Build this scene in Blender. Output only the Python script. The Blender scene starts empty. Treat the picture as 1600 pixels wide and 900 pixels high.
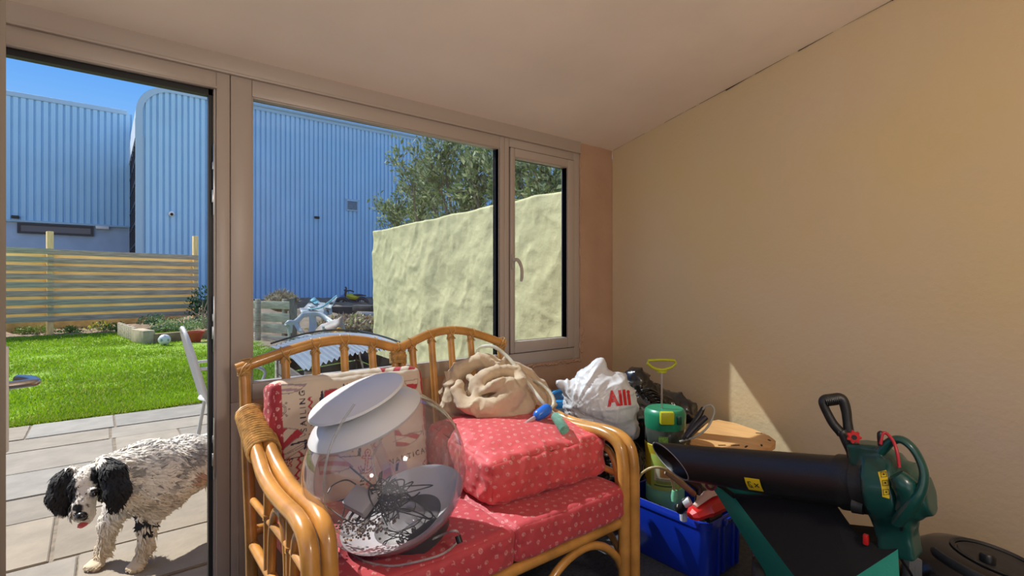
import bpy, bmesh, math, random
import numpy as np
from mathutils import Vector, Matrix
from mathutils.bvhtree import BVHTree
random.seed(7); RNG = np.random.default_rng(7)
SC = bpy.context.scene; COL = SC.collection
PI = math.pi
# ------------------------------------------------------------------ camera maths (room axes: X along the window wall, Y out of the window)
F, CX, HY, CAMZ = 800.0, 800.0, 443.0, 1.25
S7, C7 = math.sin(math.radians(38.7)), math.cos(math.radians(38.7))
def P(px, py, s):
    xc = (px-CX)/F
    return Vector(((S7+xc*C7)*s, (C7-xc*S7)*s, CAMZ-(py-HY)/F*s))
def PY(px, py, Y):
    xc = (px-CX)/F; return P(px, py, Y/(C7-xc*S7))
def PX(px, py, X):
    xc = (px-CX)/F; return P(px, py, X/(S7+xc*C7))
def PZ(px, py, z):
    return P(px, py, (CAMZ-z)*F/(py-HY))
# ------------------------------------------------------------------ noise
def _hash(ix, iy, iz, seed):
    h = (ix*374761393 + iy*668265263 + iz*2147483647 + seed*1274126177) & 0xffffffff
    h = ((h ^ (h >> 13))*1274126177) & 0xffffffff
    return ((h ^ (h >> 16)) & 0xffff)/65535.0
def vnoise(p, scale=1.0, seed=0):
    p = np.asarray(p, float)*scale
    i = np.floor(p).astype(np.int64); f = p-i; f = f*f*(3-2*f)
    r = 0
    for dx in (0, 1):
        for dy in (0, 1):
            for dz in (0, 1):
                w = (f[..., 0] if dx else 1-f[..., 0])*(f[..., 1] if dy else 1-f[..., 1])*(f[..., 2] if dz else 1-f[..., 2])
                r = r+w*_hash(i[..., 0]+dx, i[..., 1]+dy, i[..., 2]+dz, seed)
    return r*2-1
def fbm(p, scale=1.0, seed=0, octv=3):
    r = 0; a = 1.0
    for k in range(octv):
        r = r+a*vnoise(p, scale*2**k, seed+k*17); a *= .5
    return r
def ridge(p, scale=1.0, seed=0):
    return 1-2*np.abs(vnoise(p, scale, seed))
def crease(p, scale=1.0, seed=0, k=5):
    return (1-np.abs(vnoise(p, scale, seed)))**k
# ------------------------------------------------------------------ materials
def _n(nt, t, **kw):
    n = nt.nodes.new(t)
    for k, v in kw.items(): setattr(n, k, v)
    return n
def mat(name, color, rough=.55, metal=0., var=0., vscale=8., bump=0., bscale=40., col2=None, vcol=False, spec=.5, coat=0., stretch=None, sheen=0., trans=0., sss=0.):
    m = bpy.data.materials.new(name); m.use_nodes = True
    nt = m.node_tree; b = nt.nodes['Principled BSDF']
    b.inputs['Roughness'].default_value = rough; b.inputs['Metallic'].default_value = metal
    b.inputs['Specular IOR Level'].default_value = spec
    b.inputs['Coat Weight'].default_value = coat; b.inputs['Coat Roughness'].default_value = .08
    if sheen: b.inputs['Sheen Weight'].default_value = sheen
    c = (*color, 1)
    b.inputs['Base Color'].default_value = c
    tc = _n(nt, 'ShaderNodeTexCoord'); mp = _n(nt, 'ShaderNodeMapping')
    nt.links.new(tc.outputs['Object'], mp.inputs['Vector'])
    if stretch: mp.inputs['Scale'].default_value = stretch
    src = None
    if vcol:
        a = _n(nt, 'ShaderNodeAttribute'); a.attribute_name = 'Col'; src = a.outputs['Color']
    if var or col2:
        nz = _n(nt, 'ShaderNodeTexNoise'); nz.inputs['Scale'].default_value = vscale; nz.inputs['Detail'].default_value = 5
        nt.links.new(mp.outputs['Vector'], nz.inputs['Vector'])
        if vcol:
            hsv = _n(nt, 'ShaderNodeHueSaturation'); mr = _n(nt, 'ShaderNodeMapRange')
            mr.inputs['From Min'].default_value = .3; mr.inputs['From Max'].default_value = .7
            mr.inputs['To Min'].default_value = 1-var; mr.inputs['To Max'].default_value = 1+var
            nt.links.new(nz.outputs['Fac'], mr.inputs['Value']); nt.links.new(mr.outputs['Result'], hsv.inputs['Value'])
            nt.links.new(src, hsv.inputs['Color']); src = hsv.outputs['Color']
        else:
            rp = _n(nt, 'ShaderNodeValToRGB')
            rp.color_ramp.elements[0].position = .32; rp.color_ramp.elements[1].position = .68
            lo = [max(0, x*(1-var)) for x in color]; hi = list(col2) if col2 else [min(1, x*(1+var)) for x in color]
            rp.color_ramp.elements[0].color = (*lo, 1); rp.color_ramp.elements[1].color = (*hi, 1)
            nt.links.new(nz.outputs['Fac'], rp.inputs['Fac']); src = rp.outputs['Color']
    if src: nt.links.new(src, b.inputs['Base Color'])
    if bump:
        nb = _n(nt, 'ShaderNodeTexNoise'); nb.inputs['Scale'].default_value = bscale; nb.inputs['Detail'].default_value = 4
        nt.links.new(mp.outputs['Vector'], nb.inputs['Vector'])
        bp = _n(nt, 'ShaderNodeBump'); bp.inputs['Strength'].default_value = bump; bp.inputs['Distance'].default_value = .01
        nt.links.new(nb.outputs['Fac'], bp.inputs['Height']); nt.links.new(bp.outputs['Normal'], b.inputs['Normal'])
    if trans:   # thin cloth / leaf: light shines through
        t = _n(nt, 'ShaderNodeBsdfTranslucent'); mx = _n(nt, 'ShaderNodeMixShader'); mx.inputs['Fac'].default_value = trans
        if src: nt.links.new(src, t.inputs['Color'])
        else: t.inputs['Color'].default_value = c
        nt.links.new(b.outputs['BSDF'], mx.inputs[1]); nt.links.new(t.outputs['BSDF'], mx.inputs[2])
        nt.links.new(mx.outputs['Shader'], nt.nodes['Material Output'].inputs['Surface'])
    return m
def glass(name, tint=(1, 1, 1), refl=1.0, rough=.0, haze=0., haze_col=(.8, .8, .8), k=5, f0=.04):
    m = bpy.data.materials.new(name); m.use_nodes = True; nt = m.node_tree; nt.nodes.clear()
    o = _n(nt, 'ShaderNodeOutputMaterial'); t = _n(nt, 'ShaderNodeBsdfTransparent'); t.inputs['Color'].default_value = (*tint, 1)
    g = _n(nt, 'ShaderNodeBsdfGlossy'); g.inputs['Roughness'].default_value = rough
    ge = _n(nt, 'ShaderNodeNewGeometry'); dt = _n(nt, 'ShaderNodeVectorMath', operation='DOT_PRODUCT')   # thin sheet: same reflectance from both sides
    nt.links.new(ge.outputs['Normal'], dt.inputs[0]); nt.links.new(ge.outputs['Incoming'], dt.inputs[1])
    ab = _n(nt, 'ShaderNodeMath', operation='ABSOLUTE'); nt.links.new(dt.outputs['Value'], ab.inputs[0])
    om = _n(nt, 'ShaderNodeMath', operation='SUBTRACT'); om.inputs[0].default_value = 1; nt.links.new(ab.outputs[0], om.inputs[1])
    pw = _n(nt, 'ShaderNodeMath', operation='POWER'); pw.inputs[1].default_value = k; nt.links.new(om.outputs[0], pw.inputs[0])
    fr = _n(nt, 'ShaderNodeMath', operation='MULTIPLY_ADD'); fr.inputs[1].default_value = .97-f0; fr.inputs[2].default_value = f0; nt.links.new(pw.outputs[0], fr.inputs[0])
    ml = _n(nt, 'ShaderNodeMath', operation='MULTIPLY'); ml.inputs[1].default_value = refl
    mx = _n(nt, 'ShaderNodeMixShader')
    nt.links.new(fr.outputs[0], ml.inputs[0]); nt.links.new(ml.outputs[0], mx.inputs['Fac'])
    base = t.outputs['BSDF']
    if haze:
        d = _n(nt, 'ShaderNodeBsdfDiffuse'); d.inputs['Color'].default_value = (*haze_col, 1)
        m2 = _n(nt, 'ShaderNodeMixShader')
        tc = _n(nt, 'ShaderNodeTexCoord'); nz = _n(nt, 'ShaderNodeTexNoise'); nz.inputs['Scale'].default_value = 9; nz.inputs['Detail'].default_value = 6
        nt.links.new(tc.outputs['Object'], nz.inputs['Vector'])
        mr = _n(nt, 'ShaderNodeMapRange'); mr.inputs['From Min'].default_value = .35; mr.inputs['From Max'].default_value = .75
        mr.inputs['To Min'].default_value = haze*.5; mr.inputs['To Max'].default_value = haze*1.6
        nt.links.new(nz.outputs['Fac'], mr.inputs['Value']); nt.links.new(mr.outputs['Result'], m2.inputs['Fac'])
        nt.links.new(base, m2.inputs[1]); nt.links.new(d.outputs['BSDF'], m2.inputs[2]); base = m2.outputs['Shader']
    nt.links.new(base, mx.inputs[1]); nt.links.new(g.outputs['BSDF'], mx.inputs[2])
    nt.links.new(mx.outputs['Shader'], o.inputs['Surface'])
    return m
# ------------------------------------------------------------------ mesh builder
def frame_from(d, up=(0, 0, 1)):
    z = Vector(d).normalized(); u = Vector(up)
    if abs(z.dot(u)) > .98: u = Vector((1, 0, 0))
    x = u.cross(z).normalized(); y = z.cross(x)
    return x, y, z
def catmull(pts, n=8):
    pts = [Vector(p) for p in pts]
    if len(pts) < 3: return pts
    out = []
    q = [pts[0]*2-pts[1]]+pts+[pts[-1]*2-pts[-2]]
    for i in range(1, len(q)-2):
        a, b, c, d = q[i-1], q[i], q[i+1], q[i+2]
        for k in range(n):
            t = k/n
            out.append(.5*((2*b)+(c-a)*t+(2*a-5*b+4*c-d)*t*t+(3*b-a-3*c+d)*t**3))
    out.append(pts[-1]); return out
class MB:
    def __init__(s): s.v = []; s.f = []; s.mi = []; s.c = None
    def add(s, v, f, mi=0, M=None):
        o = len(s.v)
        s.v += [tuple(M@Vector(p)) for p in v] if M is not None else [tuple(p) for p in v]
        s.f += [tuple(int(i)+o for i in q) for q in f]; s.mi += [mi]*len(f); return s
    def addnp(s, v, f, mi=0):
        return s.add(v.tolist(), f.tolist() if hasattr(f, 'tolist') else f, mi)
    def box(s, c, d, bev=0., M=None, rz=0., mi=0, seg=2):
        bm = bmesh.new(); bmesh.ops.create_cube(bm, size=1)
        bmesh.ops.scale(bm, vec=d, verts=bm.verts)
        if bev: bmesh.ops.bevel(bm, geom=bm.edges[:], offset=bev, segments=seg, profile=.5, affect='EDGES')
        T = Matrix.Translation(c)@Matrix.Rotation(rz, 4, 'Z')
        if M is not None: T = M@T
        bm.verts.index_update(); s.add([v.co for v in bm.verts], [[v.index for v in f.verts] for f in bm.faces], mi, T); bm.free(); return s
    def b2(s, lo, hi, bev=0., mi=0):
        lo = Vector(lo); hi = Vector(hi); return s.box((lo+hi)/2, hi-lo, bev, mi=mi)
    def tube(s, pts, r, n=10, smooth=0, closed=False, caps=True, sq=(1, 1), mi=0, up=(0, 0, 1), M=None):
        pts = catmull(pts, smooth) if smooth else [Vector(p) for p in pts]
        m = len(pts); rr = list(r) if hasattr(r, '__len__') else [r]*m
        if len(rr) != m:
            k = len(rr); rr = [float(np.interp(i/(m-1)*(k-1), range(k), rr)) for i in range(m)]
        v = []; px = None
        for i, p in enumerate(pts):
            a = pts[(i-1) % m] if (i or closed) else pts[0]; b = pts[(i+1) % m] if (i < m-1 or closed) else pts[-1]
            d = (b-a); d = d.normalized() if d.length > 1e-9 else Vector((0, 0, 1))
            if px is None: x, y, _ = frame_from(d, up)
            else:
                x = (px-d*px.dot(d)).normalized(); y = d.cross(x)
            px = x
            for k in range(n):
                t = 2*PI*k/n; v.append(p+x*(math.cos(t)*rr[i]*sq[0])+y*(math.sin(t)*rr[i]*sq[1]))
        f = []
        for i in range(m if closed else m-1):
            for k in range(n):
                f.append((i*n+k, i*n+(k+1) % n, ((i+1) % m)*n+(k+1) % n, ((i+1) % m)*n+k))
        if caps and not closed:
            f.append(tuple(range(n-1, -1, -1))); f.append(tuple((m-1)*n+k for k in range(n)))
        return s.add(v, f, mi, M)
    def lathe(s, prof, n=32, M=None, mi=0, cap=True):
        v = []; f = []
        for r, z in prof:
            for k in range(n): v.append((r*math.cos(2*PI*k/n), r*math.sin(2*PI*k/n), z))
        for i in range(len(prof)-1):
            for k in range(n): f.append((i*n+k, i*n+(k+1) % n, (i+1)*n+(k+1) % n, (i+1)*n+k))
        if cap: f.append(tuple(range(n-1, -1, -1))); f.append(tuple((len(prof)-1)*n+k for k in range(n)))
        return s.add(v, f, mi, M)
    def prism(s, poly, t, M=None, mi=0, bev=0.):
        n = len(poly)
        if bev:
            bm = bmesh.new(); vs = [bm.verts.new((x, y, 0)) for x, y in poly]; fc = bm.faces.new(vs)
            r = bmesh.ops.extrude_face_region(bm, geom=[fc]); bmesh.ops.translate(bm, vec=(0, 0, t), verts=[g for g in r['geom'] if isinstance(g, bmesh.types.BMVert)])
            bmesh.ops.recalc_face_normals(bm, faces=bm.faces)
            bmesh.ops.bevel(bm, geom=[e for e in bm.edges if e.calc_face_angle(0) > .6], offset=bev, segments=2, affect='EDGES')
            bm.verts.index_update(); s.add([v.co for v in bm.verts], [[v.index for v in f.verts] for f in bm.faces], mi, M); bm.free(); return s
        v = [(x, y, 0) for x, y in poly]+[(x, y, t) for x, y in poly]
        f = [tuple(range(n-1, -1, -1)), tuple(range(n, 2*n))]+[(i, (i+1) % n, n+(i+1) % n, n+i) for i in range(n)]
        return s.add(v, f, mi, M)
    def ball(s, c, r, u=16, w=10, M=None, mi=0):
        r = r if hasattr(r, '__len__') else (r, r, r); v = []; f = []
        for i in range(w+1):
            th = PI*i/w
            for k in range(u): v.append((c[0]+r[0]*math.sin(th)*math.cos(2*PI*k/u), c[1]+r[1]*math.sin(th)*math.sin(2*PI*k/u), c[2]+r[2]*math.cos(th)))
        for i in range(w):
            for k in range(u): f.append((i*u+k, (i+1)*u+k, (i+1)*u+(k+1) % u, i*u+(k+1) % u))
        return s.add(v, f, mi, M)
    def quad(s, a, b, c, d, mi=0): return s.add([a, b, c, d], [(0, 1, 2, 3)], mi)
    def build(s, name, m, parent=None, smooth=True, angle=40, weld=True, off=None):
        o_ = Vector(off) if off is not None else (Vector(ROOTS.get(parent.name, (0, 0, 0))) if parent is not None else Vector((0, 0, 0)))
        me = bpy.data.meshes.new(name)
        v = np.asarray(s.v, float)-np.array(o_)
        me.from_pydata(v.tolist(), [], s.f)
        ms = m if isinstance(m, (list, tuple)) else [m]
        for q in ms: me.materials.append(q)
        if len(ms) > 1: me.polygons.foreach_set('material_index', s.mi)
        if s.c is not None:
            a = me.color_attributes.new('Col', 'FLOAT_COLOR', 'POINT')
            cc = np.ones((len(s.v), 4)); cc[:, :3] = s.c; a.data.foreach_set('color', cc.ravel())
        me.validate(); me.update()
        if len(s.f) < 60000 and s.c is None:
            bm = bmesh.new(); bm.from_mesh(me)
            if weld: bmesh.ops.remove_doubles(bm, verts=bm.verts, dist=1e-5)
            if weld != 'keep': bmesh.ops.recalc_face_normals(bm, faces=bm.faces)
            bm.to_mesh(me); bm.free()
        if smooth:
            me.shade_smooth()
            if angle < 179: me.set_sharp_from_angle(angle=math.radians(angle))
        o = bpy.data.objects.new(name, me); COL.objects.link(o)
        if parent is not None: o.parent = parent; ROOTS[o.name] = o_
        else:
            o.location = o_; ROOTS[o.name] = o_
        return o
ROOTS = {}
def tag(o, label=None, cat=None, group=None, kind=None):
    if label: o['label'] = label
    if cat: o['category'] = cat
    if group: o['group'] = group
    if kind: o['kind'] = kind
    return o
def thing(name, loc, label, cat, group=None):
    o = bpy.data.objects.new(name, None); COL.objects.link(o); o.location = loc; ROOTS[o.name] = Vector(loc); o.empty_display_size = .05
    return tag(o, label, cat, group)
def struct(o): o['kind'] = 'structure'; return o
def copy_tree(o, loc, rz=0, label=None, sc=None):
    r = o.copy(); COL.objects.link(r); r.location = loc; r.rotation_euler.z = rz
    if sc: r.scale = sc
    if label: r['label'] = label
    for ch in list(o.children):
        c = ch.copy(); COL.objects.link(c); c.parent = r
        for g in ch.children:
            d = g.copy(); COL.objects.link(d); d.parent = c
    return r
# ------------------------------------------------------------------ signed distance modelling
def smin(a, b, k):
    h = np.clip(.5+.5*(b-a)/k, 0, 1); return b*(1-h)+a*h-k*h*(1-h)
def sd_cap(p, a, b, ra, rb):
    a = np.array(a, float); b = np.array(b, float); ba = b-a
    h = np.clip(((p-a)@ba)/max(1e-12, ba@ba), 0, 1)
    return np.linalg.norm(p-a-h[..., None]*ba, axis=-1)-(ra+(rb-ra)*h)
def sd_ell(p, c, r, R=None):
    q = p-np.array(c, float)
    if R is not None: q = q@np.array(R)
    r = np.array(r, float); k = np.linalg.norm(q/r, axis=-1)
    return (k-1)*r.min() if False else k*(k-1)/np.maximum(np.linalg.norm(q/(r*r), axis=-1), 1e-9)
def surface_nets(fn, lo, hi, h):
    lo = np.array(lo, float); n = np.ceil((np.array(hi)-lo)/h).astype(int)+1
    g = [lo[i]+h*np.arange(n[i]) for i in range(3)]
    pts = np.stack(np.meshgrid(*g, indexing='ij'), -1)
    d = np.empty(pts.shape[:3])
    for i in range(0, n[0], 16): d[i:i+16] = fn(pts[i:i+16])
    s = d < 0
    cnt = np.zeros(n-1); pos = np.zeros((*(n-1), 3))
    off = [(x, y, z) for x in (0, 1) for y in (0, 1) for z in (0, 1)]
    def sub(A, o): return A[o[0]:n[0]-1+o[0], o[1]:n[1]-1+o[1], o[2]:n[2]-1+o[2]]
    for a in off:
        for ax in range(3):
            if a[ax]: continue
            b = list(a); b[ax] = 1
            da, db = sub(d, a), sub(d, b); cr = (da < 0) != (db < 0)
            den = np.where(cr, da-db, 1); t = np.where(cr, da/den, 0)
            for k in range(3): pos[..., k] += np.where(cr, a[k]+(t if k == ax else 0), 0)
            cnt += cr
    act = cnt > 0; idx = -np.ones(n-1, int); idx[act] = np.arange(act.sum())
    cell = np.stack(np.nonzero(act), -1)
    V = lo+h*(cell+pos[act]/cnt[act][:, None])
    Fs = []
    for ax in range(3):
        u, w = (ax+1) % 3, (ax+2) % 3
        sl0 = [slice(1, -1)]*3; sl1 = [slice(1, -1)]*3; sl0[ax] = slice(0, n[ax]-1); sl1[ax] = slice(1, n[ax])
        a, b = s[tuple(sl0)], s[tuple(sl1)]
        for flip in (0, 1):
            e = np.stack(np.nonzero((a & ~b) if not flip else (~a & b)), -1)
            if not len(e): continue
            e[:, u] += 1; e[:, w] += 1
            c = []
            for du, dw in ((0, 0), (-1, 0), (-1, -1), (0, -1)):
                q = e.copy(); q[:, u] += du; q[:, w] += dw; c.append(idx[q[:, 0], q[:, 1], q[:, 2]])
            q = np.stack(c, -1)
            Fs.append(q if not flip else q[:, ::-1])
    Fq = np.concatenate(Fs)
    return V, Fq[(Fq >= 0).all(1)]
def vnormals(V, Fq):
    n = np.cross(V[Fq[:, 2]]-V[Fq[:, 0]], V[Fq[:, 3]]-V[Fq[:, 1]]) if Fq.shape[1] == 4 else np.cross(V[Fq[:, 1]]-V[Fq[:, 0]], V[Fq[:, 2]]-V[Fq[:, 0]])
    N = np.zeros_like(V)
    for k in range(Fq.shape[1]): np.add.at(N, Fq[:, k], n)
    return N/np.maximum(np.linalg.norm(N, axis=1), 1e-12)[:, None]
def smooth_mesh(V, Fq, it=3, lam=.5):
    E = np.unique(np.sort(np.concatenate([np.stack([Fq[:, i], Fq[:, (i+1) % 4]], -1) for i in range(4)]), 1), axis=0)
    for _ in range(it):
        A = np.zeros_like(V); c = np.zeros(len(V))
        np.add.at(A, E[:, 0], V[E[:, 1]]); np.add.at(A, E[:, 1], V[E[:, 0]]); np.add.at(c, E[:, 0], 1); np.add.at(c, E[:, 1], 1)
        V = V+lam*(A/np.maximum(c, 1)[:, None]-V)
    return V
def sdf_mesh(fn, lo, hi, h, disp=None, it=2):
    V, Q = surface_nets(fn, lo, hi, h); V = smooth_mesh(V, Q, it)
    if disp is not None: V = V+vnormals(V, Q)*disp(V)[:, None]
    mb = MB(); mb.addnp(V, Q); return mb, V, Q
# ------------------------------------------------------------------ dense rounded cushion, faces carry flat (u, v) coordinates for prints
def cushion(w, d, t, r, step, bulge=(.02, .02), droop=0.):
    vs = []; fs = []; face = []; o = 0
    H = np.array([w, d, t])/2
    for ax in range(3):
        u, q = (ax+1) % 3, (ax+2) % 3
        nu = max(6, int(2*H[u]/step)); nq = max(6, int(2*H[q]/step))
        A, B = np.meshgrid(np.linspace(-H[u], H[u], nu+1), np.linspace(-H[q], H[q], nq+1), indexing='ij')
        for sg in (-1, 1):
            p = np.zeros((nu+1, nq+1, 3)); p[..., ax] = sg*H[ax]; p[..., u] = A; p[..., q] = B
            vs.append(p.reshape(-1, 3)); face += [(ax*2+(sg > 0))]*((nu+1)*(nq+1))
            i, j = np.meshgrid(np.arange(nu), np.arange(nq), indexing='ij'); k = (i*(nq+1)+j).ravel()+o
            f = np.stack([k, k+nq+1, k+nq+2, k+1], -1); fs.append(f if sg > 0 else f[:, ::-1]); o += (nu+1)*(nq+1)
    p = np.concatenate(vs); fs = np.concatenate(fs); face = np.array(face)
    c = np.clip(p, -(H-r), H-r); n = p-c; L = np.linalg.norm(n, axis=1); nn = n/np.maximum(L, 1e-9)[:, None]
    q = c+nn*r*np.minimum(1, L/r*1.0)[:, None] if False else c+nn*np.minimum(L, r)[:, None]
    x, y, z = p[:, 0]/H[0], p[:, 1]/H[1], p[:, 2]/H[2]
    q[:, 2] += np.sign(z)*np.abs(z)*bulge[0]*(1-x**4)*(1-y**4)
    q[:, 0] += x*bulge[1]*(1-y**4)*(1-z**2)*np.abs(x)**3; q[:, 1] += y*bulge[1]*(1-x**4)*(1-z**2)*np.abs(y)**3
    return p, q, fs, face
def face_uv(p, face):
    uv = np.zeros((len(p), 2))
    for k in range(6):
        m = face == k; ax = k//2
        if ax == 2: uv[m] = p[m][:, :2]
        elif ax == 1: uv[m] = p[m][:, [0, 2]]+[.37, 1.13]
        else: uv[m] = p[m][:, [1, 2]]+[.71, 2.29]
    return uv
# 2D print helpers (distance based, in metres)
def seg2(uv, a, b):
    a = np.array(a, float); b = np.array(b, float); ba = b-a
    h = np.clip(((uv-a)@ba)/max(1e-12, ba@ba), 0, 1); return np.linalg.norm(uv-a-h[:, None]*ba, axis=1)
def inpoly(uv, poly):
    x, y = uv[:, 0], uv[:, 1]; ins = np.zeros(len(uv), bool); n = len(poly)
    for i in range(n):
        x1, y1 = poly[i]; x2, y2 = poly[(i+1) % n]
        if y1 == y2: continue
        ins ^= ((y1 > y) != (y2 > y)) & (x < (x2-x1)*(y-y1)/(y2-y1)+x1)
    return ins
def polyline_d(uv, pts):
    d = np.full(len(uv), 9.)
    for a, b in zip(pts[:-1], pts[1:]): d = np.minimum(d, seg2(uv, a, b))
    return d
def text_tris(txt, size=1., res=3, bold=0., space=1.):
    cu = bpy.data.curves.new('t', 'FONT'); cu.body = txt; cu.size = size; cu.resolution_u = res; cu.offset = bold; cu.space_character = space; cu.align_x = 'CENTER'; cu.align_y = 'CENTER'
    o = bpy.data.objects.new('t', cu); COL.objects.link(o)
    dg = bpy.context.evaluated_depsgraph_get(); me = o.evaluated_get(dg).to_mesh()
    me.calc_loop_triangles()
    v = np.array([list(q.co)[:2] for q in me.vertices]); t = np.array([list(q.vertices) for q in me.loop_triangles])
    o.evaluated_get(dg).to_mesh_clear(); bpy.data.objects.remove(o); bpy.data.curves.remove(cu)
    return v, t
def raster_text(uv, txt, c, size, ang=0., space=1.25, bold=.0):
    v, t = text_tris(txt, size, 3, bold, space); ca, sa = math.cos(ang), math.sin(ang)
    v = v@np.array([[ca, sa], [-sa, ca]])+np.array(c)
    m = np.zeros(len(uv), bool); lo, hi = v.min(0), v.max(0)
    idx = np.nonzero(((uv >= lo) & (uv <= hi)).all(1))[0]; q = uv[idx]
    for a, b, d in v[t]:
        s1 = (b[0]-a[0])*(q[:, 1]-a[1])-(b[1]-a[1])*(q[:, 0]-a[0]); s2 = (d[0]-b[0])*(q[:, 1]-b[1])-(d[1]-b[1])*(q[:, 0]-b[0]); s3 = (a[0]-d[0])*(q[:, 1]-d[1])-(a[1]-d[1])*(q[:, 0]-d[0])
        m[idx[((s1 >= 0) & (s2 >= 0) & (s3 >= 0)) | ((s1 <= 0) & (s2 <= 0) & (s3 <= 0))]] = True
    return m
def motif(uv, pitch=.042, sz=.009, seed=0):
    """tiny repeated ring, wheel and anchor print; True where the pale ink lies"""
    row = np.floor(uv[:, 1]/pitch).astype(int); x = uv[:, 0]+(row % 2)*pitch*.5
    col = np.floor(x/pitch).astype(int)
    h = _hash(col, row, col*0, seed+3); a = _hash(col, row, col*0+1, seed+9)*2*PI
    jx = (_hash(col, row, col*0+2, seed)-.5)*pitch*.3; jy = (_hash(col, row, col*0+5, seed)-.5)*pitch*.3
    lx = x-(col+.5)*pitch-jx; ly = uv[:, 1]-(row+.5)*pitch-jy
    p = np.stack([lx*np.cos(a)+ly*np.sin(a), -lx*np.sin(a)+ly*np.cos(a)], 1)/sz; r = np.linalg.norm(p, axis=1)
    ring = (np.abs(r-.75) < .25) | (r < .28)
    anc = (seg2(p, (0, .8), (0, -.8)) < .2) | ((np.abs(np.linalg.norm(p-[0, -.1], axis=1)-.75) < .2) & (p[:, 1] < -.25)) | (seg2(p, (-.4, .45), (.4, .45)) < .18)
    return np.where(h < .45, ring, anc)
def leaf_cloud(pts, size, n_dir=None, jit=.4, rng=RNG, aspect=.45, up=.3):
    """one folded leaf quad pair per point"""
    n = len(pts); d = rng.normal(size=(n, 3)); d[:, 2] += up
    if n_dir is not None: d = d*jit+n_dir
    d /= np.linalg.norm(d, axis=1)[:, None]
    s = rng.normal(size=(n, 3)); s = np.cross(d, s); s /= np.maximum(np.linalg.norm(s, axis=1), 1e-9)[:, None]
    nn = np.cross(d, s); L = (size*(rng.random(n)*.7+.65))[:, None]; W = L*aspect/2
    a = pts; b = pts+d*L*.5+s*W+nn*L*.06; c = pts+d*L; e = pts+d*L*.5-s*W+nn*L*.06
    V = np.stack([a, b, c, e], 1).reshape(-1, 3); k = np.arange(n)*4
    return V, np.stack([k, k+1, k+2, k+3], -1)
SUN_D = (.45, -.854, -1.114); SUN_W = 6.8; SKY_W = 1.0; FILL_LAMP_W = 60; FILL_LAMP_Z = 1.8; EXPO = 0.0
# ================================================================== materials of the room
M_pvc = mat('white_upvc', (.43, .36, .315), .38, bump=.02, bscale=60)
M_pvcd = mat('aged_upvc', (.27, .23, .19), .42)
M_gasket = mat('black_gasket', (.006, .006, .008), .5)
M_ceil = mat('ceiling_plaster', (.90, .78, .68), .8, var=.06, vscale=1.6, bump=.12, bscale=26)
M_wall = mat('cream_wall_paint', (.64, .49, .275), .82, var=.07, vscale=1.0, bump=.22, bscale=38, col2=(.60, .47, .36))
M_pink = mat('bare_pink_plaster', (.46, .275, .18), .85, var=.10, vscale=2.6, bump=.2, bscale=30, col2=(.50, .325, .225))
M_crack = mat('dark_crack', (.02, .012, .008), .9)
M_floor = mat('charcoal_floor', (.045, .050, .058), .7, var=.35, vscale=60, bump=.3, bscale=120)
M_steel = mat('brushed_steel', (.55, .55, .56), .28, 1.0)
M_white = mat('white_plastic', (.75, .75, .74), .35)
M_glass = glass('window_glass', (.83, .895, .955), .6, haze=.012)
M_black = mat('black_plastic', (.010, .010, .011), .38, bump=.05, bscale=120)
# ================================================================== room shell
D = 2.30
WR = 2.72
def ceil_z(y): return 2.155+.217*(2.3-y)
mb = MB(); mb.b2((-1.6, -1.3, -.08), (2.8, 2.38, 0)); struct(mb.build('floor', M_floor, smooth=False))
mb = MB()
for k in range(1):
    a, b = 2.46, -1.4
    v = [(-1.7, a, ceil_z(a)), (2.8, a, ceil_z(a)), (2.8, b, ceil_z(b)), (-1.7, b, ceil_z(b))]
    v += [(x, y, z+.12) for x, y, z in v]
    mb.add(v, [(0, 1, 2, 3), (7, 6, 5, 4), (0, 4, 5, 1), (1, 5, 6, 2), (2, 6, 7, 3), (3, 7, 4, 0)])
struct(mb.build('ceiling', M_ceil, smooth=False))
# right wall with the open crack where it meets the ceiling
mb = MB()
ny, nz = 60, 40
v = []; f = []
for i in range(ny+1):
    y = -1.3+3.6*i/ny
    for j in range(nz+1):
        z = (ceil_z(y)+.03)*j/nz
        b = .004*float(fbm(np.array([0, y, z]), 1.7, 5)) if 0 < j < nz and 0 < i < ny else 0
        v.append((WR+b, y, z))
for i in range(ny):
    for j in range(nz): k = i*(nz+1)+j; f.append((k, k+1, k+nz+2, k+nz+1))
mb.add(v, f)
mb.b2((WR+.012, -1.3, -.05), (WR+.09, 2.38, 2.1))
r2 = random.Random(3); y = 2.28
while y > -.2:
    L = r2.uniform(.05, .2); w0 = r2.choice([.0015, .002, .004, .006, .009]) if y < 1.6 else r2.choice([.001, .002, .003]); w1 = r2.uniform(.001, .004)
    za, zb = ceil_z(y), ceil_z(y-L)
    mb.quad((WR-.004, y, za-.001), (WR-.004, y-L, zb-.001), (WR-.0045, y-L, zb-w1), (WR-.0045, y, za-w0), mi=1)
    y -= L*r2.choice([1, 1, 1.03, 1.25])
struct(mb.build('wall_right', [M_wall, M_crack]))
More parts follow.
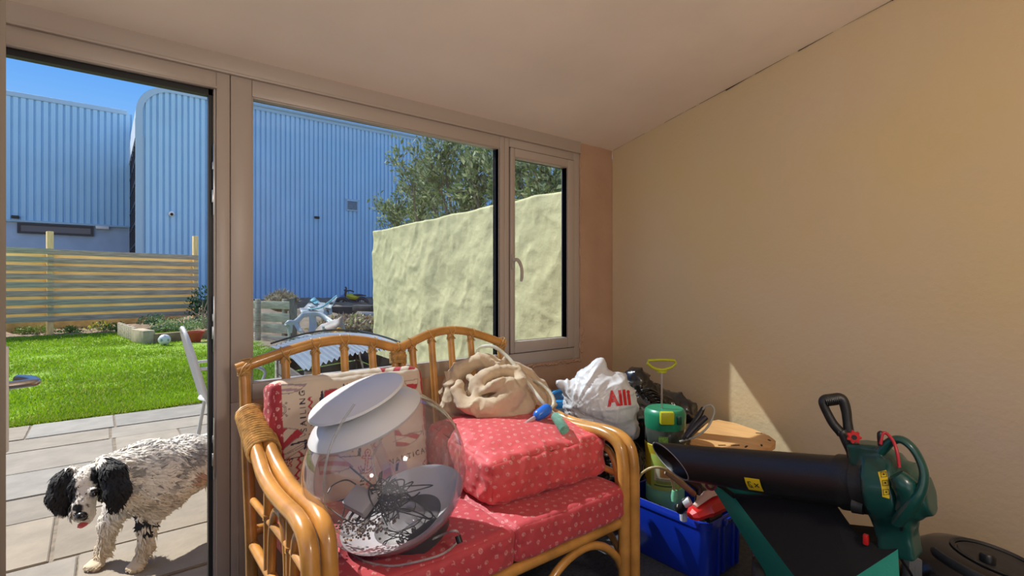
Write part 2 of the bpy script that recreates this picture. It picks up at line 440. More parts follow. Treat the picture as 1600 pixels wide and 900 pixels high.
# window wall: plaster under the windows, pier to the right, wall left of the door
mb = MB()
def plaster(mb, x0, x1, z0, z1, n=14):
    v = []; f = []
    for i in range(n+1):
        for j in range(n+1):
            x = x0+(x1-x0)*i/n; z = z0+(z1-z0)*j/n
            v.append((x, D+.003-.004*abs(float(fbm(np.array([x, 3., z]), 6, 8))), z))
    for i in range(n):
        for j in range(n): k = i*(n+1)+j; f.append((k, k+1, k+n+2, k+n+1))
    mb.add(v, f)
plaster(mb, .475, 2.40, 0, .772, 26); plaster(mb, 2.40, WR, 0, 2.16, 20); plaster(mb, -1.6, -.57, 0, 2.16)
mb.b2((.475, D+.012, -.05), (2.40, D+.078, .766)); mb.b2((2.402, D+.012, -.05), (WR, D+.078, 2.15)); mb.b2((-1.6, D+.012, -.05), (-.57, D+.078, 2.15))
# rough filled joint between frame and pier and a knocked lump near the sill
rj = random.Random(5)
for k in range(26):
    z = .78+k*.052
    mb.box((2.405+rj.uniform(-.002, .003), D-.001, z), (rj.uniform(.006, .013), .01, .06), .002)
for k in range(26):
    mb.ball((2.41+rj.uniform(-.008, .022), D-.001, .80+rj.uniform(0, .17)), (rj.uniform(.006, .014), .005, rj.uniform(.008, .02)), 8, 6)
for k in range(40):
    mb.ball((1.9+k*.013, D-.001, .762+rj.uniform(-.012, .004)), (rj.uniform(.006, .016), .006, rj.uniform(.004, .01)), 8, 6)
struct(mb.build('wall_front', M_pink))
# house wall behind the camera and end wall; unseen openings added for fill light
mb = MB()
zb = ceil_z(-1.3)
mb.b2((-1.6, -1.4, 0), (-1.0, -1.3, zb)); mb.b2((.8, -1.4, 0), (2.8, -1.3, zb)); mb.b2((-1.0, -1.4, 2.1), (.8, -1.3, zb))
struct(mb.build('wall_back', M_wall, smooth=False))
mb = MB(); mb.b2((-1.7, -1.3, 0), (-1.6, 2.38, .9)); mb.b2((-1.7, -1.3, .9), (-1.6, -.9, 2.9)); mb.b2((-1.7, 1.9, .9), (-1.6, 2.38, 2.25)); mb.b2((-1.7, -.9, 2.1), (-1.6, 1.9, 2.35))
struct(mb.build('wall_left', M_wall, smooth=False))
# header board between frames and ceiling
mb = MB(); mb.b2((-.57, D-.012, 2.085), (2.40, D+.07, 2.17), .004); mb.b2((-.57, D-.018, 2.082), (2.40, D+.02, 2.094), .003)
struct(mb.build('trim_1', M_pvc))
# ------------------------------------------------------------------ door frame, lock keeps
mb = MB()
mb.b2((.352, D, 0), (.400, D+.07, 2.085), .004); mb.b2((.345, D+.012, 0), (.352, D+.05, 2.03))
mb.b2((-.57, D, 0), (-.50, D+.07, 2.085), .004); mb.b2((-.50, D, 2.022), (.352, D+.07, 2.085), .004)
mb.b2((-.5, D-.004, 2.018), (.356, D+.02, 2.026), .002); mb.b2((-.5, D-.0, -.02), (.36, D+.07, .012), .003)
df = struct(mb.build('trim_2', M_pvc))
mb = MB(); mb.b2((.330, D+.036, .0), (.353, D+.07, 2.022)); mb.b2((-.5, D+.036, 1.998), (.345, D+.07, 2.022)); mb.build('door_gasket', M_gasket, df, smooth=False)
for z0, z1 in ((1.52, 1.80), (.98, 1.20), (.48, .72)):
    mb = MB(); mb.b2((.343, D+.004, z0), (.3465, D+.030, z1), .001)
    mb.b2((.339, D+.008, z0+.05), (.345, D+.026, z0+.10), .002); mb.b2((.340, D+.010, z1-.1), (.345, D+.024, z1-.07), .002)
    mb.build('lock_keep', M_steel, df)
# ------------------------------------------------------------------ fixed window and casement
def frame_rect(mb, x0, x1, z0, z1, w, y0, y1, bev=.004, mi=0):
    l, r_, b, t = w
    mb.b2((x0, y0, z0), (x0+l, y1, z1), bev, mi); mb.b2((x1-r_, y0, z0), (x1, y1, z1), bev, mi)
    mb.b2((x0+l, y0, z0), (x1-r_, y1, z0+b), bev, mi); mb.b2((x0+l, y0, z1-t), (x1-r_, y1, z1), bev, mi)
mb = MB(); frame_rect(mb, .402, 1.79, .772, 2.085, (.078, .034, .068, .07), D, D+.07)
frame_rect(mb, .476, 1.760, .836, 2.020, (.010, .010, .010, .010), D+.006, D+.040, .002)
w1 = struct(mb.build('window_1', M_pvc))
mb = MB(); frame_rect(mb, .480, 1.757, .840, 2.016, (.005, .005, .005, .005), D+.037, D+.046, 0); mb.build('window_gasket', M_gasket, w1, smooth=False)
mb = MB(); mb.b2((.478, D+.046, .838), (1.758, D+.050, 2.018)); mb.build('window_pane', M_glass, w1, smooth=False)
mb = MB(); mb.b2((.402, D-.002, 0), (.470, D+.07, .772), .003); mb.tube([(.428, D-.002, 0), (.428, D-.002, .63), (.433, D-.002, .655), (.45, D-.002, .668), (.476, D-.002, .668)], .004, 8, smooth=4)
struct(mb.build('trim_3', M_pvc))
mb = MB(); frame_rect(mb, 1.79, 2.40, .772, 2.085, (.035, .055, .075, .06), D, D+.07)
w2 = struct(mb.build('window_2', M_pvc))
mb = MB(); frame_rect(mb, 1.825, 2.345, .847, 2.03, (.03, .062, .062, .05), D-.012, D+.05, .006); frame_rect(mb, 1.853, 2.287, .905, 1.984, (.008, .008, .008, .008), D-.006, D+.033, .002)
sash = mb.build('casement_sash', M_pvc, w2)
mb = MB(); frame_rect(mb, 1.821, 2.349, .843, 2.034, (.005, .005, .005, .005), D-.001, D+.004, 0); frame_rect(mb, 1.858, 2.282, .910, 1.979, (.005, .005, .005, .005), D+.032, D+.038, 0); mb.build('sash_gasket', M_gasket, sash, smooth=False)
mb = MB(); mb.b2((1.855, D+.036, .907), (2.285, D+.040, 1.982)); mb.build('sash_pane', M_glass, sash, smooth=False)
mb = MB(); mb.box((1.838, D-.017, 1.375), (.022, .012, .085), .004); mb.tube([(1.838, D-.02, 1.385), (1.842, D-.045, 1.385), (1.852, D-.052, 1.375), (1.868, D-.055, 1.34), (1.872, D-.054, 1.29), (1.869, D-.05, 1.262)], [.010, .010, .010, .009, .009, .007], 10, smooth=5)
mb.ball((1.838, D-.025, 1.385), .013); mb.build('window_handle', mat('worn_white_handle', (.42, .36, .31), .4), sash)
# ------------------------------------------------------------------ door leaf standing open
th = math.radians(68.0); H0 = Vector((-.50, D+.02, 0)); ld = Vector((math.cos(th), -math.sin(th), 0)); ln = Vector((math.sin(th), math.cos(th), 0))
DM = Matrix.Translation(H0)@Matrix(((ld.x, ln.x, 0, 0), (ld.y, ln.y, 0, 0), (0, 0, 1, 0), (0, 0, 0, 1)))
LW = .81
def dbox(mb, lo, hi, bev=.004, mi=0):
    lo, hi = Vector(lo), Vector(hi); mb.box((lo+hi)/2, hi-lo, bev, M=DM, mi=mi)
mb = MB()
for lo, hi in (((0, -.035, .015), (.10, .035, 2.02)), ((LW-.10, -.035, .015), (LW, .035, 2.02)), ((.1, -.035, .015), (LW-.1, .035, .14)), ((.1, -.035, 1.91), (LW-.1, .035, 2.02)), ((.1, -.035, .85), (LW-.1, .035, .96))): dbox(mb, lo, hi)
dbox(mb, (.09, -.012, .13), (LW-.09, .012, .87), .002)
dbox(mb, (LW, -.022, .02), (LW+.006, .022, 2.01), .002); dbox(mb, (LW+.002, -.030, .02), (LW+.010, -.024, 2.01), .001)
d1 = struct(mb.build('door_1', M_pvcd))
mb = MB(); dbox(mb, (.095, -.012, .955), (LW-.095, .012, 1.915), .0); mb.build('door_pane', M_glass, d1, smooth=False)
mb = MB(); dbox(mb, (LW-.055, .035, .87), (LW-.02, .046, 1.11), .005); mb.build('handle_plate', M_white, d1)
mb = MB(); mb.tube([(LW-.038, .04, 1.018), (LW-.038, .085, 1.018), (LW-.05, .098, 1.018), (LW-.09, .103, 1.018), (LW-.15, .10, 1.016)], [.011, .011, .012, .0125, .011], 14, smooth=6, sq=(1, .85), M=DM); mb.build('door_handle', M_steel, d1)
mb = MB(); dbox(mb, (LW+.004, -.012, .45), (LW+.009, .012, 1.75), .001); mb.build('lock_faceplate', M_pvcd, d1)
# invented pendant lamp behind the camera, out of view, added to brighten the room
lt = thing('fill_lamp', (.75, -.75, ceil_z(-.75)), 'added white globe fill lamp hanging out of view behind the camera', 'lamp')
LP = Vector((.75, -.75, FILL_LAMP_Z)); lzc = ceil_z(-.75)
mb = MB(); mb.lathe([(.01, 0), (.05, 0), (.045, -.03), (.01, -.045)], 24, Matrix.Translation((.75, -.75, lzc))); mb.tube([(.75, -.75, lzc-.03), (.75, -.75, FILL_LAMP_Z+.19)], .004, 8); mb.lathe([(.03, .13), (.035, .19), (.012, .20)], 24, Matrix.Translation(LP)); mb.build('fill_lamp_cord', M_white, lt)
mb = MB(); mb.lathe([(.14*math.sin(t), .14*math.cos(t)) for t in np.linspace(.26, PI-.02, 24)], 40, Matrix.Translation(LP), cap=False)
ml = glass('opal_globe', (.9, .88, .85), .5, haze=.1)
mb.build('fill_lamp_globe', ml, lt)
def area(name, loc, rot, size, e, col, shape='DISK', sy=None):
    l = bpy.data.lights.new(name, 'AREA'); l.shape = shape; l.size = size; l.energy = e; l.color = col
    if sy: l.size_y = sy
    o = bpy.data.objects.new(name, l); COL.objects.link(o); o.location = loc; o.rotation_euler = rot; return o
pl = bpy.data.lights.new('fill_lamp_bulb', 'POINT'); pl.energy = FILL_LAMP_W; pl.color = (1, .91, .80); pl.shadow_soft_size = .12
po = bpy.data.objects.new('fill_lamp_bulb', pl); COL.objects.link(po); po.location = LP
# ------------------------------------------------------------------ sun, sky, camera
sl = bpy.data.lights.new('sun', 'SUN'); sl.energy = SUN_W; sl.color = (1, .95, .86); sl.angle = .009
so = bpy.data.objects.new('sun', sl); COL.objects.link(so)
so.rotation_euler = Vector(SUN_D).to_track_quat('-Z', 'Y').to_euler(); so.location = (-6, 12, 14)
w = bpy.data.worlds.new('sky'); SC.world = w; w.use_nodes = True; nt = w.node_tree
bg = nt.nodes['Background']; tc = _n(nt, 'ShaderNodeTexCoord'); sp = _n(nt, 'ShaderNodeSeparateXYZ'); rp = _n(nt, 'ShaderNodeValToRGB')
nt.links.new(tc.outputs['Generated'], sp.inputs[0])
nt.links.new(sp.outputs['Z'], rp.inputs['Fac'])
E = rp.color_ramp.elements; E[0].position = 0; E[0].color = (1.25, 1.2, 1.15, 1); E[1].position = 1; E[1].color = (.34, .44, .70, 1)
for p, c in ((.13, (1.0, 1.05, 1.15, 1)), (.23, (.24, .52, .96, 1)), (.34, (.10, .36, .93, 1)), (.45, (.06, .28, .86, 1)), (.60, (.26, .40, .74, 1))):
    e = E.new(p); e.color = c
nt.links.new(rp.outputs['Color'], bg.inputs['Color']); bg.inputs['Strength'].default_value = SKY_W
cd = bpy.data.cameras.new('camera'); cam = bpy.data.objects.new('camera', cd); COL.objects.link(cam)
cd.sensor_width = 36; cd.lens = 18; cd.shift_y = -7/1600; cd.clip_start = .02; cd.clip_end = 300
cam.location = (0, 0, CAMZ); cam.rotation_euler = (PI/2, 0, -math.radians(38.7)); SC.camera = cam
vs = SC.view_settings; vs.view_transform = 'Standard'; vs.look = 'None'; vs.gamma = 1; vs.exposure = EXPO; vs.use_curve_mapping = False
SC.cycles.use_denoising = True; SC.cycles.max_bounces = 10; SC.cycles.transparent_max_bounces = 16; SC.cycles.caustics_reflective = False; SC.cycles.caustics_refractive = False; SC.cycles.sample_clamp_indirect = 4
# ================================================================== outdoors
PZ0 = -.05
M_stone = mat('patio_stone', (.46, .44, .41), .8, vcol=True, var=.13, vscale=7, bump=.35, bscale=24)
M_mortar = mat('sandy_joint', (.20, .16, .115), .9, var=.3, vscale=20)
M_ground = mat('ground', (.1, .2, .03), .95, vcol=True, var=.3, vscale=5, bump=.6, bscale=18)
M_grass = mat('grass_blades', (.1, .3, .02), .7, vcol=True, trans=.35)
M_leaf = mat('leaves', (.1, .2, .05), .6, vcol=True, trans=.25)
M_bark = mat('bark', (.10, .07, .05), .9, var=.3, bump=.5)
# patio
mb = MB(); cols = []
mb.b2((-5, 2.38, PZ0-.06), (2.9, 6.5, PZ0-.008), mi=1); cols += [(.2, .15, .1)]*len(mb.v)
rp_ = random.Random(11); y = 2.40
rows = [.34, .48, .62, .44, .56, .62, .42, .55]
for rI, dY in enumerate(rows):
    x = -5+rp_.uniform(-.4, .2)
    while x < 2.9:
        L = rp_.choice([.45, .6, .75, .9, 1.1]); g = .008
        x0, x1, y0, y1 = x+g, min(x+L, 2.95)-g, y+g, min(y+dY, 6.46)-g
        if x1-x0 > .05:
            n0 = len(mb.v); j = lambda: rp_.uniform(-.006, .006)
            zt = PZ0+rp_.uniform(-.003, .003)
            poly = [(x0+j(), y0+j()), (x1+j(), y0+j()), (x1+j(), y1+j()), (x0+j(), y1+j())]
            mb.prism(poly, .045, Matrix.Translation((0, 0, zt-.045)), bev=.004)
            t = rp_.uniform(.86, 1.08); w_ = rp_.uniform(-.02, .02)
            cols += [((.27+w_)*t, .240*t, (.195-w_)*t)]*(len(mb.v)-n0)
        x += L
    y += dY
mb.c = np.array(cols)
struct(mb.build('patio', [M_stone, M_mortar], weld=False))
# terrain: lawn, borders, soil bank towards the sheds
def smooth(a, b, x): t = np.clip((x-a)/(b-a), 0, 1); return t*t*(3-2*t)
def ground_z(x, y): return PZ0-.012+.46*smooth(11.5, 18, y)*smooth(1.6, 3.6, x+.0*y)+.15*smooth(17.6, 19.5, y)
gx = np.concatenate([np.arange(-16, -4, .5), np.arange(-4, 12, .16), np.arange(12, 30, .6)]); gy = np.concatenate([np.arange(6.44, 20, .16), np.arange(20, 40, .6)])
A, B = np.meshgrid(gx, gy, indexing='ij')
p2 = np.stack([A, B, A*0], -1); Zg = ground_z(A, B)+.018*fbm(p2, 1.3, 3)
edge = 6.44+.03*fbm(np.stack([A, A*0, A*0], -1), 3, 4)
soil = np.clip(smooth(0, .5, A-(1.55+.25*vnoise(p2, .8, 2)))*smooth(12.3, 12.8, B), 0, 1)
soil = np.maximum(soil, smooth(0, .35, B-17.0-.25*vnoise(p2, 1.1, 9))); soil = np.maximum(soil, 1-smooth(.0, .12, B-6.47-.06*vnoise(p2, 4, 21)))
soil = np.maximum(soil, smooth(2.3, 2.8, A+.3*vnoise(p2, 1.5, 6))*smooth(9.2, 10.5, B))
Zg = Zg+.05*soil*fbm(p2, 3.5, 31)*(B > 8)
gc = np.array([.16, .28, .009])*(1-soil[..., None])+np.array([.23, .16, .10])*soil[..., None]
gc = gc*(1+.2*fbm(p2, .9, 40)[..., None])
nx, nyy = A.shape; k = (np.arange(nx-1)[:, None]*nyy+np.arange(nyy-1)).ravel()
mb = MB(); mb.addnp(np.stack([A, B, Zg], -1).reshape(-1, 3), np.stack([k, k+nyy, k+nyy+1, k+1], -1)); mb.c = np.clip(gc.reshape(-1, 3), 0, 1)
struct(mb.build('ground', M_ground))
# grass blades on the lawn
n = 170000
Y = 6.47+(RNG.random(n)**1.7)*10.8; X = Y*(-.75+1.13*RNG.random(n)); 
keep = (X < 1.6+.2*RNG.normal(size=n)) | (Y < 12.3); keep &= (X < 2.7) | (Y < 9.4); keep &= X < 3.2; X, Y = X[keep], Y[keep]; n = len(X)
base = np.stack([X, Y, ground_z(X, Y)-.004], -1)
a = RNG.random(n)*2*PI; h_ = .022+.03*RNG.random(n)+.02*np.clip(vnoise(base, 1.2, 8), 0, 1); wd = .003+.0008*Y
lean = RNG.normal(size=(n, 2))*.02
side = np.stack([np.cos(a), np.sin(a), a*0], -1)*wd[:, None]
tip = base+np.stack([lean[:, 0], lean[:, 1], h_], -1)
V = np.stack([base-side, base+side, tip], 1).reshape(-1, 3); k = np.arange(n)*3
mb = MB(); mb.addnp(V, np.stack([k, k+1, k+2], -1))
g1 = np.array([.25, .40, .012])*(1+.35*RNG.random((n, 1))-.15)*(1+.28*fbm(base, .7, 12)[:, None]); yl = (RNG.random((n, 1)) < .06+.12*np.clip(vnoise(base, .9, 77), 0, 1)[:, None]); g1 = np.where(yl, [.42, .42, .10], g1)
mb.c = np.clip(np.repeat(g1, 3, 0), 0, 1); tag(mb.build('grass', M_grass, smooth=False), 'bright green lawn grass between the stone patio and the slatted fence', 'grass', kind='stuff')
# ------------------------------------------------------------------ corrugated sheds
M_sheet = mat('pale_blue_sheet', (.37, .62, .84), .6, var=.04, vscale=.7, spec=.2)
M_sheetd = mat('blue_flashing', (.36, .53, .68), .55, spec=.2)
M_render = mat('blue_grey_render', (.40, .52, .68), .8, var=.06, vscale=2)
M_navy = mat('navy_frame', (.012, .014, .03), .4)
M_dglass = mat('dark_glazing', (.03, .045, .09), .08, spec=.6)
def corrugated(mb, x0, x1, y, z0, ztop, pitch, depth=.075, gw=.05, mi=0):
    x = x0; pr = []
    while x < x1-1e-6:
        e = min(x+pitch, x1)
        pr += [(x, y), (max(x, e-gw*1.6), y), (max(x, e-gw*1.3), y+depth), (max(x, e-gw*.3), y+depth)]
        x = e
    pr.append((x1, y)); v = []; f = []
    for px_, py_ in pr: v += [(px_, py_, z0), (px_, py_, ztop(px_))]
    for i in range(len(pr)-1): f.append((2*i, 2*i+2, 2*i+3, 2*i+1))
    mb.add(v, f, mi)
BX0, RR, TOP = 1.10, 1.15, 9.18
def tower_top(x):
    d = RR-(x-BX0)
    return TOP-(RR-math.sqrt(max(0, RR*RR-d*d)) if d > 0 else 0)
bt = thing('corrugated_warehouse', (12, 25, .4), 'long pale blue corrugated metal warehouse with a rounded roof corner behind the garden', 'building')
mb = MB(); corrugated(mb, BX0+.05, 26, 25, .0, tower_top, .212); mb.b2((BX0, 25.1, 0), (26, 25.3, 7.9)); mb.build('wall_cladding', M_sheet, bt, smooth=False)
mb = MB(); arc = [(BX0, 24.97, 0)]+[(BX0+RR-RR*math.cos(t), 24.97, TOP-RR+RR*math.sin(t)) for t in np.linspace(0, PI/2, 14)]+[(26, 24.97, TOP)]
v = []; f = []
for i, (x, y, z) in enumerate(arc):
    cx_, cz_ = BX0+RR, TOP-RR
    d = Vector((x-cx_, 0, z-cz_)) if 0 < i < len(arc)-1 else (Vector((-1, 0, 0)) if i == 0 else Vector((0, 0, 1)))
    d = d.normalized() if d.length else Vector((0, 0, 1))
    for o_, yy in ((-.16, y), (.06, y), (.06, y+.2)): v.append((x+d.x*o_, yy, z+d.z*o_))
for i in range(len(arc)-1):
    for j in range(2): f.append((i*3+j, i*3+j+1, i*3+j+4, i*3+j+3))
mb.add(v, f); mb.tube([(3.2, 24.93, TOP+.05), (26, 24.93, TOP+.05)], .07, 8); mb.build('edge_flashing', M_sheetd, bt)
mb = MB(); v = []; f = []
prof = [(BX0-.05+RR-RR*math.cos(t), TOP-RR+RR*math.sin(t)+.05) for t in np.linspace(-.35, PI/2, 12)]+[(26, TOP+.05)]
for x, z in prof: v += [(x, 25, z), (x, 31.2, z)]
for i in range(len(prof)-1): f.append((2*i, 2*i+1, 2*i+3, 2*i+2))
mb.add(v, f); mb.b2((BX0-.08, 25, 7.0), (BX0+.05, 31.2, 7.75)); mb.build('roof_edge', mat('pale_fascia', (.60, .70, .78), .6), bt)
mb = MB(); mb.b2((BX0-.01, 25.5, 0), (BX0+.2, 31.2, 7.0)); gl = mb.build('stair_glazing', M_dglass, bt, smooth=False)
mb = MB()
for z in np.arange(.3, 7.1, .85): mb.b2((BX0-.05, 25.4, z-.05), (BX0+.0, 31.1, z+.05))
for y in np.arange(25.6, 31.2, 1.1): mb.b2((BX0-.05, y-.06, 0), (BX0+.0, y+.06, 7))
mb.build('glazing_bars', M_navy, gl, smooth=False)
mb = MB(); mb.b2((BX0, 24.99, 0), (BX0+.2, 25.5, 7.1)); mb.build('corner_post', M_sheetd, bt, smooth=False)
for px_, py_ in ((551, 321),):
    c = PY(px_, py_, 24.9); mb = MB(); frame_rect(mb, c.x-.3, c.x+.3, c.z-.27, c.z+.27, (.05, .05, .05, .05), 24.93, 25.0, 0); mb.b2((c.x-.38, 24.93, c.z+.27), (c.x+.38, 25, c.z+.32)); mb.b2((c.x-.27, 24.985, c.z-.25), (c.x+.27, 24.995, c.z+.25), mi=1)
    for k in range(7): mb.box((c.x, 24.955, c.z-.21+k*.07), (.52, .05, .025), M=None)
    mb.build('wall_vent', [M_sheetd, M_navy], bt, smooth=False)
c = PY(495, 340, 24.9); mb = MB(); mb.tube([(c.x-.12, 24.86, c.z), (c.x+.1, 24.86, c.z)], .06, 8); mb.box((c.x+.05, 24.95, c.z), (.05, .12, .05)); mb.build('wall_lamp', M_black, bt)
for px_ in (405, 418):
    c = PY(px_, 166, 25.4); mb = MB(); mb.lathe([(.16, -.2), (.16, .12), (.2, .14), (.17, .3), (.05, .36)], 12, Matrix.Translation(c)); mb.build('roof_ventilator', M_sheetd, bt)
def camera_dome(px_, py_, Y, par):
    c = PY(px_, py_, Y); mb = MB(); mb.ball(c, .11); mb.tube([c, c+Vector((0, .15, 0))], .07, 10)
    o = mb.build('security_camera', M_white, par); m2 = MB(); m2.ball(c+Vector((0, -.06, -.02)), .065); m2.build('camera_lens', M_black, o)
camera_dome(268, 334, 24.9, bt)
b2 = thing('corrugated_hall', (-6, 31, 0), 'pale corrugated hall with dark strip window low down, left of the rounded corner', 'building')
mb = MB(); corrugated(mb, -16, BX0+.05, 31, 4.0, lambda x: 9.48, .245, gw=.055); mb.build('wall_cladding', M_sheet, b2, smooth=False)
mb = MB(); mb.b2((-16, 31.12, -.3), (BX0+.05, 31.4, 4.1)); mb.build('lower_wall', M_render, b2, smooth=False)
mb = MB(); mb.b2((-16, 30.94, 9.40), (BX0-.12, 31.3, 9.62), .04); mb.b2((-16, 30.93, 3.95), (BX0-.12, 31.1, 4.04)); mb.build('eave_flashing', M_sheetd, b2, smooth=False)
a = PY(27, 346, 31.05); b_ = PY(146, 372, 31.05)
mb = MB(); frame_rect(mb, a.x, b_.x, b_.z+.08, a.z-.05, (.1, .1, .09, .09), 31.0, 31.1, 0); sw = mb.build('strip_window', M_navy, b2, smooth=False)
mb = MB(); mb.b2((a.x+.05, 31.06, b_.z+.1), (b_.x-.05, 31.09, a.z-.1)); mb.build('window_pane', M_dglass, sw, smooth=False)
c = PY(160, 356, 31.0); mb = MB(); mb.box(c, (.5, .25, .14), .03); mb.box(c+Vector((-.2, .05, .08)), (.12, .2, .12), .02); mb.build('floodlight', M_white, b2)
c = PY(24, 339, 30.9); mb = MB(); mb.box(c, (.25, .2, .12), .02); mb.build('security_camera', M_black, b2)
# ------------------------------------------------------------------ slatted fence
M_fnew = mat('pale_new_timber', (.92, .68, .32), .75, var=.16, vscale=5, stretch=(.4, 1, 6), bump=.2)
M_fold = mat('weathered_timber', (.44, .37, .27), .85, var=.3, vscale=6, stretch=(.35, 1, 7), bump=.3)
M_fgrn = mat('greenish_timber', (.40, .40, .28), .85, var=.25, vscale=6, stretch=(.35, 1, 7), bump=.3)
M_post = mat('yellow_post_timber', (.85, .62, .26), .75, var=.14, vscale=5, stretch=(5, 5, .5), bump=.2)
fd = Vector((.9632, .269, 0)); F1 = Vector((-1.06, 18, 0)); F2 = F1+fd*3.50; F0 = F1-fd*3.4; fn = Vector((.269, -.9632, 0))
ang = math.atan2(.269, .9632)
ft = thing('slatted_fence', (F1.x, F1.y, PZ0), 'horizontal hit-and-miss slatted timber fence with tall yellow posts beyond the lawn', 'fence')
for k, (p, top, off) in enumerate(((F0, 2.68, -.10), (F1, 2.66, .10), (F2, 2.80, .02))):
    mb = MB(); mb.box((p.x, p.y, (top-.1)/2-.05), (.13, .13, top+.1), .008, rz=ang); mb.build('post', M_post, ft)
rf = random.Random(4)
for bay, (pa, pb) in enumerate(((F0, F1), (F1, F2))):
    for k in range(9):
        z = 2.07-k*.218+(.0 if bay else .012)
        for face in (0, 1):
            zz = z-face*.109-(.0 if face == 0 else -.004); 
            if face and k == 8: continue
            mid = (pa+pb)/2+fn*(.085 if face == 0 else -.085); L = (pb-pa).length+.12
            mb = MB(); tl = rf.uniform(-.004, .004)
            R = Matrix.Translation((mid.x, mid.y, zz))@Matrix.Rotation(ang, 4, 'Z')@Matrix.Rotation(tl, 4, 'Y')
            mb.box((0, 0, 0), (L, .022, .142 if face == 0 else .125), .003, M=R)
            mb.build('slat', M_fnew if face else (M_fgrn if rf.random() < .35 else M_fold), ft)
# low wall behind the fence foot
mb = MB(); R = Matrix.Translation(((F0+F2)/2+Vector((-.1, .85, .08))))@Matrix.Rotation(ang, 4, 'Z'); mb.box((0, 0, 0), (9.5, .25, .42), .02, M=R)
struct(mb.build('wall_garden_low', mat('tan_low_wall', (.40, .32, .19), .9, var=.25, vscale=4, bump=.5)))
def plant(name, c, r, n, cols, label, cat, size=.06, group=None, stem=True, flat=.7, up=.6):
    c = Vector(c); q = RNG.normal(size=(n, 3)); q /= np.linalg.norm(q, axis=1)[:, None]; q *= (RNG.random((n, 1))**.45)
    q[:, 2] = np.abs(q[:, 2])*flat; pts = q*r+np.array(c)
    t = thing(name, c, label, cat, group)
    V, Q = leaf_cloud(pts, size, up=up); mb = MB(); mb.addnp(V, Q)
    cc = np.array(cols)[RNG.integers(0, len(cols), n)]*(.75+.5*RNG.random((n, 1))); mb.c = np.clip(np.repeat(cc, 4, 0), 0, 1)
    mb.build('foliage', M_leaf, t, smooth=False)
    if stem:
        mb = MB()
        for k in range(7):
            e = pts[RNG.integers(0, n)]; m_ = (np.array(c)+e)/2+[0, 0, .02]; mb.tube([c-Vector((0, 0, .04)), m_, e], [.008, .006, .003], 5)
        mb.build('stem', M_bark, t)
    return t
rw = random.Random(21)
wl = ['leafy green weed clump at the foot of the left fence bay', 'small dark weed beside the middle fence post', 'yellow-flowered weed under the fence near the sleepers', 'low green weed right of the middle fence post', 'green weed clump just left of the raised bed']
for k, (px_, py_) in enumerate(((40, 513), (68, 512), (158, 508), (112, 512), (182, 508))):
    g = PZ(px_, py_+8, PZ0); plant('weed', g, .26+.05*(k % 3), 240, [(.10, .20, .03), (.16, .26, .05), (.22, .28, .06)]+([(.8, .7, .05)] if k == 2 else []), wl[k], 'weed', .07, 'weeds along the fence foot')
# raised bed of sleepers
M_sleeper = mat('grey_sleeper', (.42, .35, .23), .85, var=.25, vscale=5, bump=.4)
rb = thing('raised_bed', (.76, 13.56, PZ0), 'raised bed edged with pale timber sleepers at the corner of the lawn', 'raised bed')
def beam(mb, a, b, h, w, z0):
    a, b = Vector(a), Vector(b); d = b-a; mb.box(((a.x+b.x)/2, (a.y+b.y)/2, z0+h/2), (d.length, w, h), .012, rz=math.atan2(d.y, d.x))
mb = MB(); beam(mb, (.80, 13.55), (.62, 14.35), .30, .22, PZ0-.02); mb.build('sleeper', M_sleeper, rb)
mb = MB(); beam(mb, (.86, 13.62), (2.35, 14.25), .22, .16, PZ0-.02); mb.build('sleeper', mat('brown_sleeper', (.25, .18, .10), .85, var=.3, vscale=5, bump=.4), rb)
for k in range(8):
    t = k/7; mb = MB(); c = Vector((.58, 14.5)).lerp(Vector((.36, 16.2)), t); mb.box((c.x, c.y, PZ0+.13), (.07, .20, .34+.03*(k % 2)), .01, rz=.2); mb.build('log_edging', M_fold, rb)
bl = ['grey-green lavender-like clump behind the front sleeper', 'pale green trailing plant in the raised bed', 'low leafy plant at the right of the raised bed', 'white-green plant at the back of the raised bed']
for k, (px_, py_, r) in enumerate(((258, 512, .4), (288, 512, .42), (316, 506, .45), (240, 500, .4))):
    g = P(px_, py_+6, 13.6+.5*(k % 2)); g.z = max(.02, g.z); plant('bed_plant', g, r, 420, [(.24, .32, .16), (.34, .42, .20), (.16, .26, .08)], bl[k], 'plant', .07, 'plants in the raised bed')
plant('ivy_bush', P(322, 492, 15.5), .55, 700, [(.02, .07, .02), (.04, .11, .03), (.08, .17, .05)], 'dark green ivy mound at the right end of the slatted fence', 'bush', .11, flat=1.6)
bs = thing('dead_branches', P(318, 505, 14.5), 'dry bare branches poking out of the raised bed by the door jamb', 'branches')
mb = MB()
for k in range(9):
    a = P(330+rw.uniform(-4, 14), 515+rw.uniform(-4, 6), 13.2+k*.15); mb.tube([a, a+Vector((-.25*rw.random(), .1, .25+.2*rw.random())), a+Vector((-.7*rw.random(), .2, .4+.5*rw.random()))], [.02, .014, .006], 6, smooth=3)
mb.build('twigs', mat('dry_twig', (.34, .25, .16), .9), bs)
